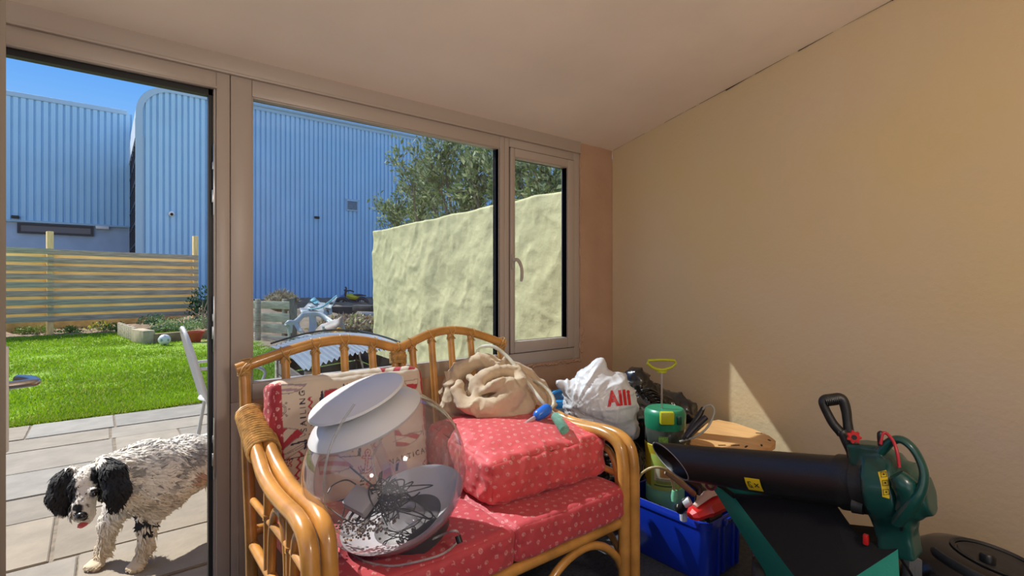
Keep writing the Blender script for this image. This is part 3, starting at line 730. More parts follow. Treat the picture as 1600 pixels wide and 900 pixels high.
# ball and red pot
fb = PZ(257, 539.5, PZ0); fr = .115
mb = MB(); mb.ball((fb.x, fb.y, PZ0+fr), fr, 48, 32); v = np.array(mb.v)-[fb.x, fb.y, PZ0+fr]
nrm = v/fr; tt = np.array([(0, .53, .85), (0, -.53, .85), (.53, .85, 0), (-.53, .85, 0), (.85, 0, .53), (.85, 0, -.53), (-.53, -.85, 0), (.53, -.85, 0), (-.85, 0, .53), (-.85, 0, -.53), (0, .53, -.85), (0, -.53, -.85)])
dk = (nrm@tt.T).max(1) > .972
mb.c = np.where(dk[:, None], [.26, .30, .33], [.66, .67, .66]); tag(mb.build('football', mat('football_skin', (.7, .7, .7), .5, vcol=True)), 'white football with dark patches lying on the lawn by the raised bed', 'ball')
fp = PZ(305, 533, PZ0+.02); mb = MB(); mb.lathe([(.10, 0), (.16, .2), (.18, .2), (.185, .25), (.165, .25), (.15, .2), (.05, .19)], 24, Matrix.Translation((fp.x, fp.y, PZ0-.01)))
tag(mb.build('flowerpot', mat('red_terracotta', (.42, .06, .03), .6)), 'red flowerpot on the soil beside the white garden chair', 'pot')
# ------------------------------------------------------------------ rendered garden wall
GX = 2.90
mb = MB(); ys = np.linspace(2.4, 6.72, 190); zs = np.linspace(-.1, 1, 100)
A, B = np.meshgrid(ys, zs, indexing='ij'); top = 2.015-.012*(A-2.4)+.008*vnoise(np.stack([A*2, A*0, A*0], -1), 1.5, 2)
Zz = np.where(B > 0, B*top, B); pp = np.stack([A, Zz, A*0+1], -1)
pq = np.stack([A*.9+Zz*.5, Zz*.8-A*.35, A*0+1], -1)
dx = .018*fbm(pq, 2.6, 51, 2)+.010*crease(pq, 4.5, 57, 5)+.013*ridge(pq, 3.6, 52)*smooth(-.3, .3, vnoise(pp, 1.5, 3))+.004*fbm(pp, 18, 55, 2)
nx, nn_ = A.shape; k = (np.arange(nx-1)[:, None]*nn_+np.arange(nn_-1)).ravel()
mb.addnp(np.stack([GX+.03-dx, A, Zz], -1).reshape(-1, 3), np.stack([k, k+1, k+nn_+1, k+nn_], -1))
mb.addnp(np.stack([np.stack([GX+.03-dx[:, -1], ys, Zz[:, -1]], -1), np.stack([np.full(nx, GX+.25), ys, Zz[:, -1]+.01], -1)], 1).reshape(-1, 3), [(2*i, 2*i+2, 2*i+3, 2*i+1) for i in range(nx-1)])
en = np.stack([np.stack([GX+.03-dx[-1], zs*0+ys[-1], Zz[-1]], -1), np.stack([np.full(nn_, GX+.25), zs*0+ys[-1]+.02, Zz[-1]], -1)], 1).reshape(-1, 3)
mb.addnp(en, [(2*i, 2*i+1, 2*i+3, 2*i+2) for i in range(nn_-1)])
mb.b2((GX+.1, 2.42, -.1), (GX+.24, 6.68, 1.93))
struct(mb.build('wall_garden', mat('cream_render', (.72, .62, .31), .85, var=.12, vscale=2.2, bump=.4, bscale=26), angle=180))
# ------------------------------------------------------------------ shrub beyond the garden wall
tr = thing('evergreen_shrub', (3.9, 5.2, 0), 'dense grey-green shrub leaning over the cream garden wall', 'shrub')
mb = MB(); ends = []
rt = random.Random(9)
ENV = [(615, 318, 6.9), (640, 262, 6.6), (652, 300, 6.6), (618, 342, 6.5), (672, 250, 6.2), (690, 232, 6.0), (700, 275, 6.0), (720, 240, 5.8), (735, 285, 5.6), (748, 240, 5.5), (765, 262, 5.2), (770, 300, 5.1), (800, 262, 5.0), (815, 292, 4.8), (845, 262, 4.7), (865, 285, 4.5), (680, 315, 6.2), (720, 318, 5.6), (660, 335, 6.3), (845, 300, 4.6), (780, 235, 5.4), (895, 280, 4.4), (915, 250, 4.4), (640, 330, 6.6), (705, 330, 5.9), (740, 312, 5.5), (665, 275, 6.3), (820, 250, 5.0)]
pts = []; nd = []
for px_, py_, s in ENV:
    e = PX(px_, py_, 3.12+.9*rt.random())
    root = Vector((max(3.4, e.x+.3), e.y-.3+rt.uniform(-.2, .4), 1.0)); m_ = root.lerp(e, .55)+Vector((.15*rt.uniform(-1, 1), .15*rt.uniform(-1, 1), .12))
    mb.tube([root, m_, e], [.03, .018, .006], 6, smooth=5)
    for q in range(9):
        tw = e+Vector((rt.gauss(0, .17), rt.gauss(0, .17), rt.gauss(.02, .17))); st = m_.lerp(e, rt.uniform(.3, .95)); mb.tube([st, st.lerp(tw, .5)+Vector((0, 0, .03)), tw], [.007, .005, .002], 4)
        d = (tw-st).normalized()
        for j in range(46): 
            b = st.lerp(tw, rt.random()**.6); pts.append((max(3.0, b.x+rt.gauss(0, .045)), b.y+rt.gauss(0, .045), b.z+rt.gauss(0, .045))); nd.append(d)
mb.build('branches', mat('grey_bark', (.20, .16, .12), .9), tr)
pts = np.array(pts); V, Q = leaf_cloud(pts, .074, np.array([list(q) for q in nd]), jit=.75, aspect=.42)
mb = MB(); mb.addnp(V, Q); pal = np.array([(.16, .22, .07), (.24, .29, .12), (.33, .37, .18), (.42, .44, .25), (.12, .17, .06)])
cc = pal[RNG.integers(0, 5, len(pts))]*(.8+.4*RNG.random((len(pts), 1))); mb.c = np.repeat(cc, 4, 0); mb.build('foliage', M_leaf, tr, smooth=False)
# ================================================================== cane sofa
M_cane = mat('honey_cane', (.52, .245, .055), .28, var=.28, vscale=9, stretch=(1, 1, 1), coat=.35, bump=.05, bscale=30)
M_bind = mat('cane_binding', (.50, .29, .09), .5, var=.35, vscale=60)
SX0, SX1 = .425, 1.655     # post centres
sofa = thing('cane_sofa', (1.04, 1.7, 0), 'two-seat honey-coloured cane sofa with double-humped back under the window', 'sofa')
def Lerp(a, b, t): return a+(b-a)*t
BYT, BYB = 2.165, 2.06
def by(z): return Lerp(BYB, BYT, min(1, max(0, (z-.3)/.65)))
top = [(SX0-.028, .925), (SX0+.06, .952), (.60, .984), (.70, 1.004), (.80, 1.010), (.90, .998), (.985, .975), (1.045, .957), (1.075, .957), (1.13, .975), (1.22, 1.006), (1.32, 1.020), (1.42, 1.012), (1.52, .985), (1.60, .957), (SX1+.028, .925)]
def railz(x): return float(np.interp(x, [a for a, b in top], [b for a, b in top]))
mb = MB(); mb.tube([(x, BYT, z) for x, z in top], .021, 14, smooth=5); mb.build('top_rail', M_cane, sofa)
for x in (SX0, SX1):
    mb = MB(); mb.tube([(x, BYB-.03, 0), (x, BYB-.01, .3), (x, by(.6), .6), (x, BYT, .915)], .0205, 14, smooth=6); mb.build('back_post', M_cane, sofa)
def wrap(mb, p, d, r, L, n=None, wr=.0022):
    d = Vector(d).normalized(); n = n or max(3, int(L/.0042)); x, y, z = frame_from(d); p = Vector(p)
    pts = []
    for i in range(n*10+1):
        t = i/(n*10); a = 2*PI*t*n; pts.append(p+d*(t-.5)*L+x*math.cos(a)*r+y*math.sin(a)*r)
    mb.tube(pts, wr, 5)
for x in (SX0, SX1):
    mb = MB(); wrap(mb, (x, BYT, .912), (0, .05, 1), .0235, .03); 
    for s in (-1, 1): mb.tube([(x-.022, BYT-.022, .90), (x+s*.012, BYT-.026, .93), (x+.02, BYT-.01, .962), (x-.01, BYT+.02, .955)], .003, 6, smooth=4)
    mb.build('rail_binding', M_bind, sofa)
SPX = [PY(447, 560, 2.15).x, PY(494, 560, 2.15).x, PY(539, 560, 2.15).x, PY(583, 560, 2.15).x, 1.043, 1.079, PY(646, 560, 2.15).x, PY(676, 560, 2.15).x, PY(706, 560, 2.15).x, PY(737, 560, 2.15).x]
for x in SPX:
    zt = railz(x)-.01; xb = x+.0*(x-1.06)
    mb = MB(); mb.tube([(xb, by(.34)-.005, .33), (xb, by(.6), .6), (x, BYT, zt)], .0165, 12, smooth=5); sp_ = mb.build('spindle', M_cane, sofa)
    mb = MB(); wrap(mb, (x, BYT-.001, zt-.028), (0, .1, 1), .018, .016, 4, .0024)
    for s in (-1, 1): mb.tube([(x+s*.017, BYT-.02, zt-.03), (x-s*.012, BYT-.024, zt+.005), (x-s*.018, BYT-.006, zt+.032), (x-s*.012, BYT+.02, zt+.018)], .0026, 6, smooth=4)
    mb.build('spindle_binding', M_bind, sp_)
mb = MB(); wrap(mb, (1.061, BYT-.001, .91), (0, .1, 1), .036, .05, 10, .003); mb.build('centre_binding', M_bind, sofa)
mb = MB(); mb.tube([(SX0, by(.34), .34), (SX1, by(.34), .34)], .018, 12); mb.build('back_rail', M_cane, sofa)
ARM = [(2.07, .765), (2.02, .745), (1.95, .712), (1.87, .672), (1.78, .640), (1.66, .625), (1.54, .627), (1.44, .632), (1.375, .622), (1.335, .592), (1.318, .53), (1.314, .42), (1.313, .2), (1.313, 0)]
for side, (xo, xi) in (('left', (.405, .455)), ('right', (1.672, 1.624))):
    for x in (xo, xi):
        k = 1 if x == xo else 0
        mb = MB(); mb.tube([(Lerp(x, (xo+xi)/2+(x-(xo+xi)/2)*.86, min(1, max(0, (y-1.78)/.10))), y-.012*k, z-.004*k) for y, z in ARM], .0235, 14, smooth=6); mb.build('arm', M_cane, sofa)
    xm = (xo+xi)/2
    mb = MB(); n = 18
    pts = []
    for i in range(n*14+1):
        t = i/(n*14); a = 2*PI*i/14; y = Lerp(2.072, 1.875, t); z = float(np.interp(-y, [-b for b, c in ARM][:8], [c for b, c in ARM][:8]))+.001
        pts.append((xm+.0525*math.cos(a), y+.015*math.sin(a), z+.0355*math.sin(a)))
    mb.tube(pts, .0052, 6); mb.build('arm_binding', M_bind, sofa)
    # frame under the arm
    mb = MB(); mb.tube([(xm, BYB-.02, .30), (xm, 1.33, .30)], .018, 12); mb.build('side_rail', M_cane, sofa)
    for y in (1.82, 1.56):
        mb = MB(); mb.tube([(xm, y, .30), (xm, y, float(np.interp(-y, [-b for b, c in ARM][:9], [c for b, c in ARM][:9]))-.01)], .0165, 12); wrap(mb, (xm, y, .48), (0, 0, 1), .0175, .02, 4, .0022); mb.build('arm_support', M_cane, sofa)
    mb = MB(); mb.tube([(xm, 1.36, .31), (xm, 1.365, .46), (xm, 1.40, .545), (xm, 1.46, .565), (xm, 1.51, .53), (xm, 1.53, .44), (xm, 1.535, .31)], .014, 10, smooth=6); mb.build('arm_loop', M_cane, sofa)
    mb = MB(); mb.tube([(xm, 1.59, .31), (xm, 1.60, .44), (xm, 1.64, .53), (xm, 1.69, .545), (xm, 1.74, .52), (xm, 1.775, .44), (xm, 1.785, .31)], .014, 10, smooth=6); mb.build('arm_loop', M_cane, sofa)
    mb = MB(); mb.tube([(xm, 1.34, .47), (xm, 1.56, .48), (xm, 1.82, .47), (xm, 2.04, .46)], .013, 10, smooth=4); mb.build('arm_crosspiece', M_cane, sofa)
    sg = 1 if side == 'left' else -1
    mb = MB(); mb.tube([(xm+sg*.02, 1.325, .10), (xm+sg*.06, 1.325, .17), (xm+sg*.14, 1.325, .235), (xm+sg*.24, 1.325, .262), (xm+sg*.36, 1.325, .235), (xm+sg*.45, 1.325, .16), (xm+sg*.49, 1.325, .06), (xm+sg*.495, 1.325, 0)], .016, 12, smooth=6); mb.build('front_arch', M_cane, sofa)
    mb = MB(); mb.tube([(xm, 1.32, .12), (xm, 1.42, .22), (xm, 1.58, .285)], .014, 10, smooth=4); mb.build('side_brace', M_cane, sofa)
mb = MB(); mb.tube([(.43, 1.325, .297), (1.65, 1.325, .297)], .020, 14); mb.tube([(.43, 1.70, .292), (1.65, 1.70, .292)], .018, 10); mb.build('front_rail', M_cane, sofa)
mb = MB(); mb.tube([(1.055, 1.325, .29), (1.055, 1.325, 0)], .02, 12); mb.build('middle_leg', M_cane, sofa)
mb = MB()
for k in range(12): x = .50+k*.1; mb.tube([(x, 1.33, .300), (x, 2.05, .318)], .007, 6)
mb.build('seat_cane', M_cane, sofa)
# ------------------------------------------------------------------ printed cushions
M_red = mat('red_printed_cotton', (.5, .05, .06), .62, vcol=True, var=.05, vscale=6, bump=.12, bscale=500, sheen=.15)
RED = np.array([.49, .046, .058]); INK = np.array([.72, .40, .36]); CRM = np.array([.62, .53, .42])
def creases(q, sc, amp, seed, n=None):
    return amp*(ridge(q, sc, seed)*.6+.5*fbm(q, sc*2.2, seed+4, 2))
def place(q, M):
    return (np.array(M.to_3x3())@q.T).T+np.array(M.translation)
def make_cushion(name, w, d, t, r, step, M, label, paint, bulge, cr, mt, loc, sag=None, piping=True, seed=0, group=None):
    p, q, fs, face = cushion(w, d, t, r, step, bulge)
    nrm = vnormals(q, fs)
    ed = np.maximum(np.abs(p[:, 0])/(w/2), np.abs(p[:, 1])/(d/2))
    q = q+nrm*(creases(q, 11, cr, seed)*np.clip(ed*1.3-.35, .12, 1))[:, None]
    if sag is not None: q = sag(p, q)
    mb = MB(); mb.addnp(place(q, M), fs); mb.c = paint(face_uv(p, face), p, face)
    o = mb.build(name, mt, off=loc, angle=180); tag(o, label, 'cushion', group)
    return o
def red_paint(seed, base=RED):
    def f(uv, p, face):
        m = motif(uv, .037, .0072, seed); c = np.where(m[:, None], base*.45+INK*.55, base)
        return c
    return f
def T(x, y, z, rx=0, ry=0, rz=0): return Matrix.Translation((x, y, z))@Matrix.Rotation(rz, 4, 'Z')@Matrix.Rotation(ry, 4, 'Y')@Matrix.Rotation(rx, 4, 'X')
def seat_sag(p, q):
    q = q.copy(); q[:, 2] -= .012*np.exp(-((p[:, 0]/.2)**2+(p[:, 1]/.3)**2))*np.clip(p[:, 2]/.125+.5, 0, 1); return q
make_cushion('seat_cushion', .585, .70, .125, .022, .0031, T(.772, 1.655, .3815), 'dark red anchor-print seat cushion under the round fish tank', red_paint(1), (.012, .010), .006, M_red, (.77, 1.65, .32), seat_sag, seed=3, group='sofa seat cushions')
make_cushion('seat_cushion', .575, .70, .125, .022, .0031, T(1.352, 1.655, .3815), 'dark red anchor-print seat cushion on the right half of the cane sofa', red_paint(2), (.012, .010), .006, M_red, (1.35, 1.65, .32), seat_sag, seed=8, group='sofa seat cushions')
def puff(p, q):
    q = q.copy(); tz = np.clip(p[:, 2]/.175+.5, 0, 1); q[:, 2] += .03*(1-(p[:, 0]/.3)**2)*(1-(p[:, 1]/.27)**2)*tz
    q[:, 2] += .02*np.clip(p[:, 1]/.26, -1, 1)*tz
    return q
make_cushion('loose_cushion', .575, .50, .175, .022, .0031, T(1.372, 1.69, .540, 0, 0, -.05), 'plump red anchor-print cushion lying flat on the right seat of the sofa', red_paint(5, np.array([.62, .068, .072])), (.016, .018), .012, M_red, (1.35, 1.7, .46), puff, seed=12)
# sailing print back cushion
M_sail = mat('sailing_print_cotton', (.6, .5, .4), .7, vcol=True, var=.05, vscale=5, bump=.12, bscale=400, sheen=.1)
BM = Matrix.Translation((.772, 1.985, .652))@Matrix.Rotation(PI/2-.19, 4, 'X')@Matrix.Rotation(-.012, 4, 'Z')
BMI = BM.inverted()
def cuv(px, py):
    o = BMI@Vector((0, 0, CAMZ)); d = (BMI@P(px, py, 1))-o; t = (.078-o.z)/d.z; q = o+d*t; return (q.x, q.y)
def sail_paint(uv, p, face):
    n = len(uv); c = np.tile(CRM, (n, 1)); main = face == 5
    RD = np.array([.42, .03, .045]); NV = np.array([.02, .02, .045]); GY = np.array([.25, .21, .20]); PINKC = np.array([.50, .20, .19]); LIL = np.array([.36, .25, .30])
    x = uv[:, 0]; y = uv[:, 1]
    def wavy(px, y0, y1, px2=None, amp=.0055, wl=.026, th=.0042):
        (xa, ya), (xb, yb) = cuv(px, y0), cuv(px2 or px, y1); t = (y-yb)/(ya-yb); xc = xb+(xa-xb)*t
        m = (np.abs(x-(xc+amp*np.sin((y-yb)*2*PI/wl))) < th) & (t > 0) & (t < 1); c[m & main] = RD
    def sail(pp, ang, col=RD, pitch=.03):
        pts = [cuv(*q) for q in pp]
        m = inpoly(uv, pts) & main; t = x*math.cos(ang)+y*math.sin(ang)+1.1*((x-pts[0][0])**2+(y-pts[0][1])**2)
        c[m] = np.where((np.floor(t/pitch).astype(int) % 2 == 0)[m][:, None], col, CRM*1.02)
        d = polyline_d(uv, pts+[pts[0]]); c[(d < .0014) & main] = GY
    def poly(pp, col=NV): c[inpoly(uv, [cuv(*q) for q in pp]) & main] = col
    def line(pp, th=.0012, col=GY): c[(polyline_d(uv, [cuv(*q) for q in pp]) < th) & main] = col
    def wheel(px, py, r, col=GY):
        cx_, cy_ = cuv(px, py); d = np.hypot(x-cx_, y-cy_); a = np.arctan2(y-cy_, x-cx_); sp_ = (np.abs(np.sin(a*4))*d < .0022)
        m = (np.abs(d-r) < .0016) | (np.abs(d-r*.78) < .0013) | (sp_ & (d < r*1.5)) | (np.abs(d-r*.25) < .0015) | ((np.abs(d-r*1.45) < .004) & (np.abs(np.sin(a*4)) < .4)); c[m & main] = col
    def anchor(px, py, s, col=RD, rot=0.):
        cx_, cy_ = cuv(px, py); ca, sa = math.cos(rot), math.sin(rot)
        q = np.stack([((x-cx_)*ca+(y-cy_)*sa)/s, (-(x-cx_)*sa+(y-cy_)*ca)/s], 1); r = np.linalg.norm(q-[0, -.1], axis=1)
        dd = np.minimum(seg2(q, (0, .7), (0, -.75)), np.where(q[:, 1] < -.25, np.abs(r-.62), 9)); dd = np.minimum(dd, seg2(q, (-.35, .45), (.35, .45))); dd = np.minimum(dd, np.abs(np.linalg.norm(q-[0, .85], axis=1)-.15))
        c[(np.abs(dd-.10) < .045) & main] = col
    def txt(s, px, py, sz, ang=0, col=NV):
        c[raster_text(uv, s, cuv(px, py), sz, ang, 1.45, .0005) & main] = col
    sail([(432, 601), (480, 600), (469, 610), (452, 615), (432, 615)], PI/2, LIL, .009)
    wheel(438, 641, .021)
    txt('SAILING', 474, 642, .030, PI/2)
    wavy(485, 620, 666)
    sail([(434, 668), (448, 669), (466, 671), (478, 679), (462, 686), (447, 699), (435, 714)], 2.3, RD, .022)
    line([(455, 695), (479, 688), (476, 701)], .003, NV); poly([(476, 688), (480, 688), (479, 700), (475, 703)]); line([(436, 716), (478, 690)]); line([(450, 709), (476, 696)]); line([(440, 722), (474, 700)])
    wavy(470, 705, 751, 463); anchor(447, 732, .032, RD, -.5); txt('T', 487, 681, .026, .3)
    line([(436, 722), (490, 708)], .0016, NV)
    # second column
    poly([(501, 612), (504, 610), (505, 619), (508, 622), (507, 634), (505, 640), (505, 653), (501, 653), (501, 641), (498, 637), (499, 622), (501, 620)])
    sail([(506, 611), (522, 607), (541, 608), (528, 618), (515, 633), (506, 645)], 2.2, RD, .024)
    line([(506, 628), (532, 612)]); line([(541, 614), (505, 640)])
    txt('NAUTICAL', 572, 600, .029, .0)
    wheel(549, 690, .024); sail([(497, 722), (520, 706), (551, 729), (530, 737), (500, 742)], 1.5, PINKC, .016)
    line([(530, 714), (562, 712)], .0016, NV); poly([(559, 700), (563, 700), (563, 712), (558, 712)])
    anchor(572, 723, .045, RD, -.2); wavy(585, 692, 703); wavy(577, 742, 764, 575); txt('SAILING', 567, 762, .028, PI/2)
    poly([(600, 735), (609, 730), (616, 752), (606, 765), (597, 790), (588, 800), (590, 760)], RD); poly([(592, 740), (598, 735), (594, 790), (588, 790)])
    # third column
    sail([(615, 664), (628, 680), (645, 676), (661, 674), (650, 688), (635, 697), (618, 697)], 1.4, RD, .02)
    line([(614, 690), (662, 672)]); line([(662, 664), (662, 681)], .0016, RD)
    txt('NAUTICAL', 640, 712, .029, .10); wavy(665, 719, 742); line([(600, 752), (662, 745)], .0018, NV); poly([(657, 732), (661, 732), (663, 745), (658, 745)]); poly([(618, 725), (623, 722), (621, 735), (617, 737)])
    sail([(632, 596), (655, 592), (652, 606), (640, 612)], 1.6, RD, .018)
    g = (x < -.270) & main | (face == 0) | (face == 1) | (face == 2)
    c[g] = np.where(motif(uv, .030, .0065, 4)[g][:, None], INK, RD*.9)
    g = face == 3; c[g] = CRM
    uu = uv-[.37, 1.13]; mm = g & (np.hypot(uu[:, 0]+.06, uu[:, 1]*1.3) < .04) & (np.hypot(uu[:, 0]+.06, uu[:, 1]*1.3) > .036); c[mm] = GY
    mm = g & (uu[:, 0] > .12) & (uu[:, 0] < .29) & (np.sin(uu[:, 0]*90+uu[:, 1]*60) > .1); c[mm] = RD
    return c
make_cushion('back_cushion', .60, .47, .13, .03, .0026, BM, 'cream back cushion printed with red sails and SAILING and NAUTICAL lettering', sail_paint, (.018, .012), .007, M_sail, (.77, 1.95, .45), seed=20)
# ------------------------------------------------------------------ round acrylic fish tank
tank = thing('fish_tank', (.73, 1.56, .44), 'spherical clear acrylic fish tank with white lid, tilted on the left seat', 'fish tank')
KT = .93
def PT(px, py, s): return P(px, py, s*KT)
ctr = PT(604, 731, 1.70)
vdir = Vector((ctr.x, ctr.y, 0)).normalized(); rgt = Vector((vdir.y, -vdir.x, 0))
TM = Matrix.Translation(ctr)@Matrix.Rotation(math.radians(-20.5), 4, vdir)@Matrix.Rotation(math.radians(9), 4, rgt)
TR = .263*KT
M_acr = glass('clear_acrylic', (.955, .945, .96), .85, haze=.085, haze_col=(.70, .68, .74), k=2.6, f0=.055, rough=.02)
M_lid = mat('white_lid_plastic', (.60, .60, .62), .35)
M_silver = mat('silver_grey_plastic', (.52, .52, .55), .35)
M_tray = mat('grey_tray_plastic', (.60, .61, .65), .3)
M_dark = mat('dark_base_plastic', (.045, .045, .05), .45)
prof = [(TR*math.sin(t), TR*math.cos(t)) for t in np.linspace(math.radians(40), math.radians(138), 40)]
mb = MB(); mb.lathe(prof, 72, TM, cap=False); mb.build('acrylic_bowl', M_acr, tank, angle=180)
zt = TR*math.cos(math.radians(40)); rt_ = TR*math.sin(math.radians(40))
mb = MB(); mb.lathe([(rt_+.012, zt-.016), (rt_+.016, zt-.008), (rt_+.004, zt+.006), (rt_*.75, zt+.030), (rt_*.52, zt+.040), (.03, zt+.042)], 64, TM); mb.build('lid_collar', M_lid, tank)
mb = MB(); mb.lathe([(.09, zt+.038), (.10, zt+.052), (.135, zt+.054), (.146, zt+.060), (.142, zt+.066), (.09, zt+.076), (.001, zt+.080)], 64, TM); mb.build('light_cap', M_lid, tank)
mb = MB(); mb.lathe([(.088, zt+.036), (.088, zt+.058)], 48, TM, cap=False); mb.build('lid_neck', M_dark, tank)
zb = TR*math.cos(math.radians(136)); rb_ = TR*math.sin(math.radians(136))
mb = MB(); mb.lathe([(.02, zb-.022), (.10, zb-.018), (rb_*.95, zb+.006), (rb_+.026, zb+.034), (rb_+.030, zb+.036), (rb_+.020, zb+.026), (rb_*.95, zb-.004), (.1, zb-.03), (.02, zb-.032)], 72, TM); mb.build('base_dish', M_tray, tank)
mb = MB(); mb.lathe([(.12, zb-.07), (.125, zb-.02), (.10, zb-.01)], 48, TM); mb.build('stand', M_dark, tank)
mb = MB(); mb.lathe([(.060, zb-.024), (.056, zb+.0), (.035, zb+.020), (.02, zb+.03)], 40, TM); mb.build('filter_base', M_acr, tank)
mb = MB(); mb.tube([(0.0, 0, zb+.02), (.0, 0, zt-.03)], .0165, 18, M=TM, caps=False); mb.build('bubble_tube', M_acr, tank)
mb = MB(); mb.box((0, 0, zt-.035), (.04, .04, .06), .006, M=TM); mb.build('light_housing', M_dark, tank)
M_tube = glass('clear_air_tube', (.82, .82, .82), 1.0, haze=.28, haze_col=(.8, .8, .78))
def screen(pts, r, n=8, sm=6):
    mb = MB(); mb.tube([PT(*q) for q in pts], r, n, smooth=sm); return mb
screen([(554, 631, 1.46), (530, 668, 1.44), (512, 712, 1.43), (506, 760, 1.44), (510, 800, 1.50), (520, 824, 1.56), (545, 838, 1.60), (566, 825, 1.62), (585, 790, 1.64), (589, 752, 1.66), (582, 716, 1.68), (596, 690, 1.68)], .0036).build('air_tube', M_tube, tank)
screen([(594, 690, 1.70), (606, 660, 1.70), (618, 640, 1.70)], .0036).build('air_tube', M_tube, tank)
tb = [PT(530, 838, 1.42)]
tl = [(530, 838), (545, 860), (570, 877), (610, 884), (650, 878), (690, 866), (712, 850), (718, 838)]
pts = [PZ(x, y, .452 if i else .47) for i, (x, y) in enumerate(tl)]; pts += [PT(716, 832, pts[-1].dot(Vector((S7, C7, 0)))+.02), PT(708, 829, 1.62), PT(690, 836, 1.66), PT(668, 846, 1.66)]
mb = MB(); mb.tube(pts, .0036, 8, smooth=6); mb.build('outlet_tube', M_tube, tank)
c = PT(717, 843, pts[7].dot(Vector((S7, C7, 0)))); mb = MB(); mb.tube([c+Vector((0, -.006, -.008)), c+Vector((0, .006, .008))], .009, 12); mb.build('check_valve', M_black, tank)
# things lying inside the tank: adapter, cable tangle, gravel
def tpt(x, y, z): return TM@Vector((x, y, z))
mb = MB()
rg = random.Random(2)
def bowlz(x, y, extra=.004):
    r = math.hypot(x, y); return -math.sqrt(max(.0001, (TR-.004)**2-r*r))*1.0 if r > rb_ else zb
# transform screen point inside bowl to local
TI = TM.inverted()
base = TI@PT(560, 815, 1.60)
for k in range(420):
    q = TI@PT(rg.gauss(556, 24), rg.gauss(818, 12), 1.56+rg.uniform(-.02, .10)); r = math.hypot(q.x, q.y)
    if q.length > TR-.010: q = q.normalized()*(TR-.010)
    if q.z > -.08: continue
    s = rg.uniform(.0025, .0052); mb.ball(q, (s, s*1.2, s*.8), 6, 4, M=TM)
mb.c = None
tag(mb.build('gravel', mat('dark_gravel', (.05, .045, .05), .7, var=.8, vscale=90, col2=(.30, .22, .16))), 'dark speckled gravel lying in the bottom of the fish tank', 'gravel', kind='stuff')
ad = thing('power_adapter', PT(562, 775, 1.57), 'grey plug-in power adapter with two prongs inside the fish tank', 'power adapter')
c4 = [PT(553, 757, 1.60), PT(587, 774, 1.56), PT(568, 800, 1.52), PT(537, 783, 1.56)]
n_ = (c4[1]-c4[0]).cross(c4[3]-c4[0]).normalized(); n_ = n_ if n_.dot(Vector((0, 0, 1))) > 0 else -n_
u_ = (c4[1]-c4[0]).normalized(); v_ = n_.cross(u_); cm = sum(c4, Vector())/4
AM = Matrix.Translation(cm)@Matrix(((u_.x, v_.x, n_.x, 0), (u_.y, v_.y, n_.y, 0), (u_.z, v_.z, n_.z, 0), (0, 0, 0, 1)))
mb = MB(); mb.box((0, 0, -.014), (.082, .066, .03), .006, M=AM); mb.build('adapter_body', mat('warm_grey_plastic', (.38, .36, .36), .4), ad)
mb = MB(); mb.box((0, 0, -.034), (.076, .060, .022), .005, M=AM)
for s in (-1, 1): mb.box((s*.013, -.034, -.04), (.007, .026, .005), .001, M=AM)
mb.build('plug_base', M_black, ad)
cb = thing('cable_tangle', PT(610, 775, 1.60), 'tangle of thin black cables lying in the fish tank', 'cable')
rc = random.Random(15)
M_cable = mat('grey_black_cable', (.035, .04, .05), .45)
def inside(q):
    l = TI@q
    if l.length > TR-.012: l = l.normalized()*(TR-.012)
    if l.z < zb+.008 and math.hypot(l.x, l.y) < rb_: l.z = zb+.008
    return TM@l
for k in range(9):
    px_, py_ = 612, 775; pts = []
    for j in range(9):
        pts.append(inside(PT(606+rc.gauss(0, 24), 782+rc.gauss(0, 22), 1.62+rc.gauss(0, .05))))
    mb = MB(); mb.tube(pts, .0019, 6, smooth=6); mb.build('cable', M_cable, cb)
for pl_ in ([(610, 780), (640, 780), (668, 795), (676, 806), (670, 810), (655, 802), (630, 795), (600, 797), (582, 800)], [(512, 770), (520, 758), (540, 750), (556, 757), (570, 770), (600, 780), (622, 775), (632, 752), (620, 750), (600, 760)], [(500, 785), (516, 795), (540, 812), (560, 818), (585, 800), (610, 780), (625, 795), (612, 812)], [(535, 808), (543, 785), (552, 800), (575, 795), (600, 770)]):
    mb = MB(); mb.tube([inside(PT(x, y, 1.60+.02*math.sin(i*2.1))) for i, (x, y) in enumerate(pl_)], .0022, 6, smooth=7); mb.build('cable', M_cable, cb)
# ================================================================== heap of things beside the sofa
def npv(v): return np.array([v.x, v.y, v.z])
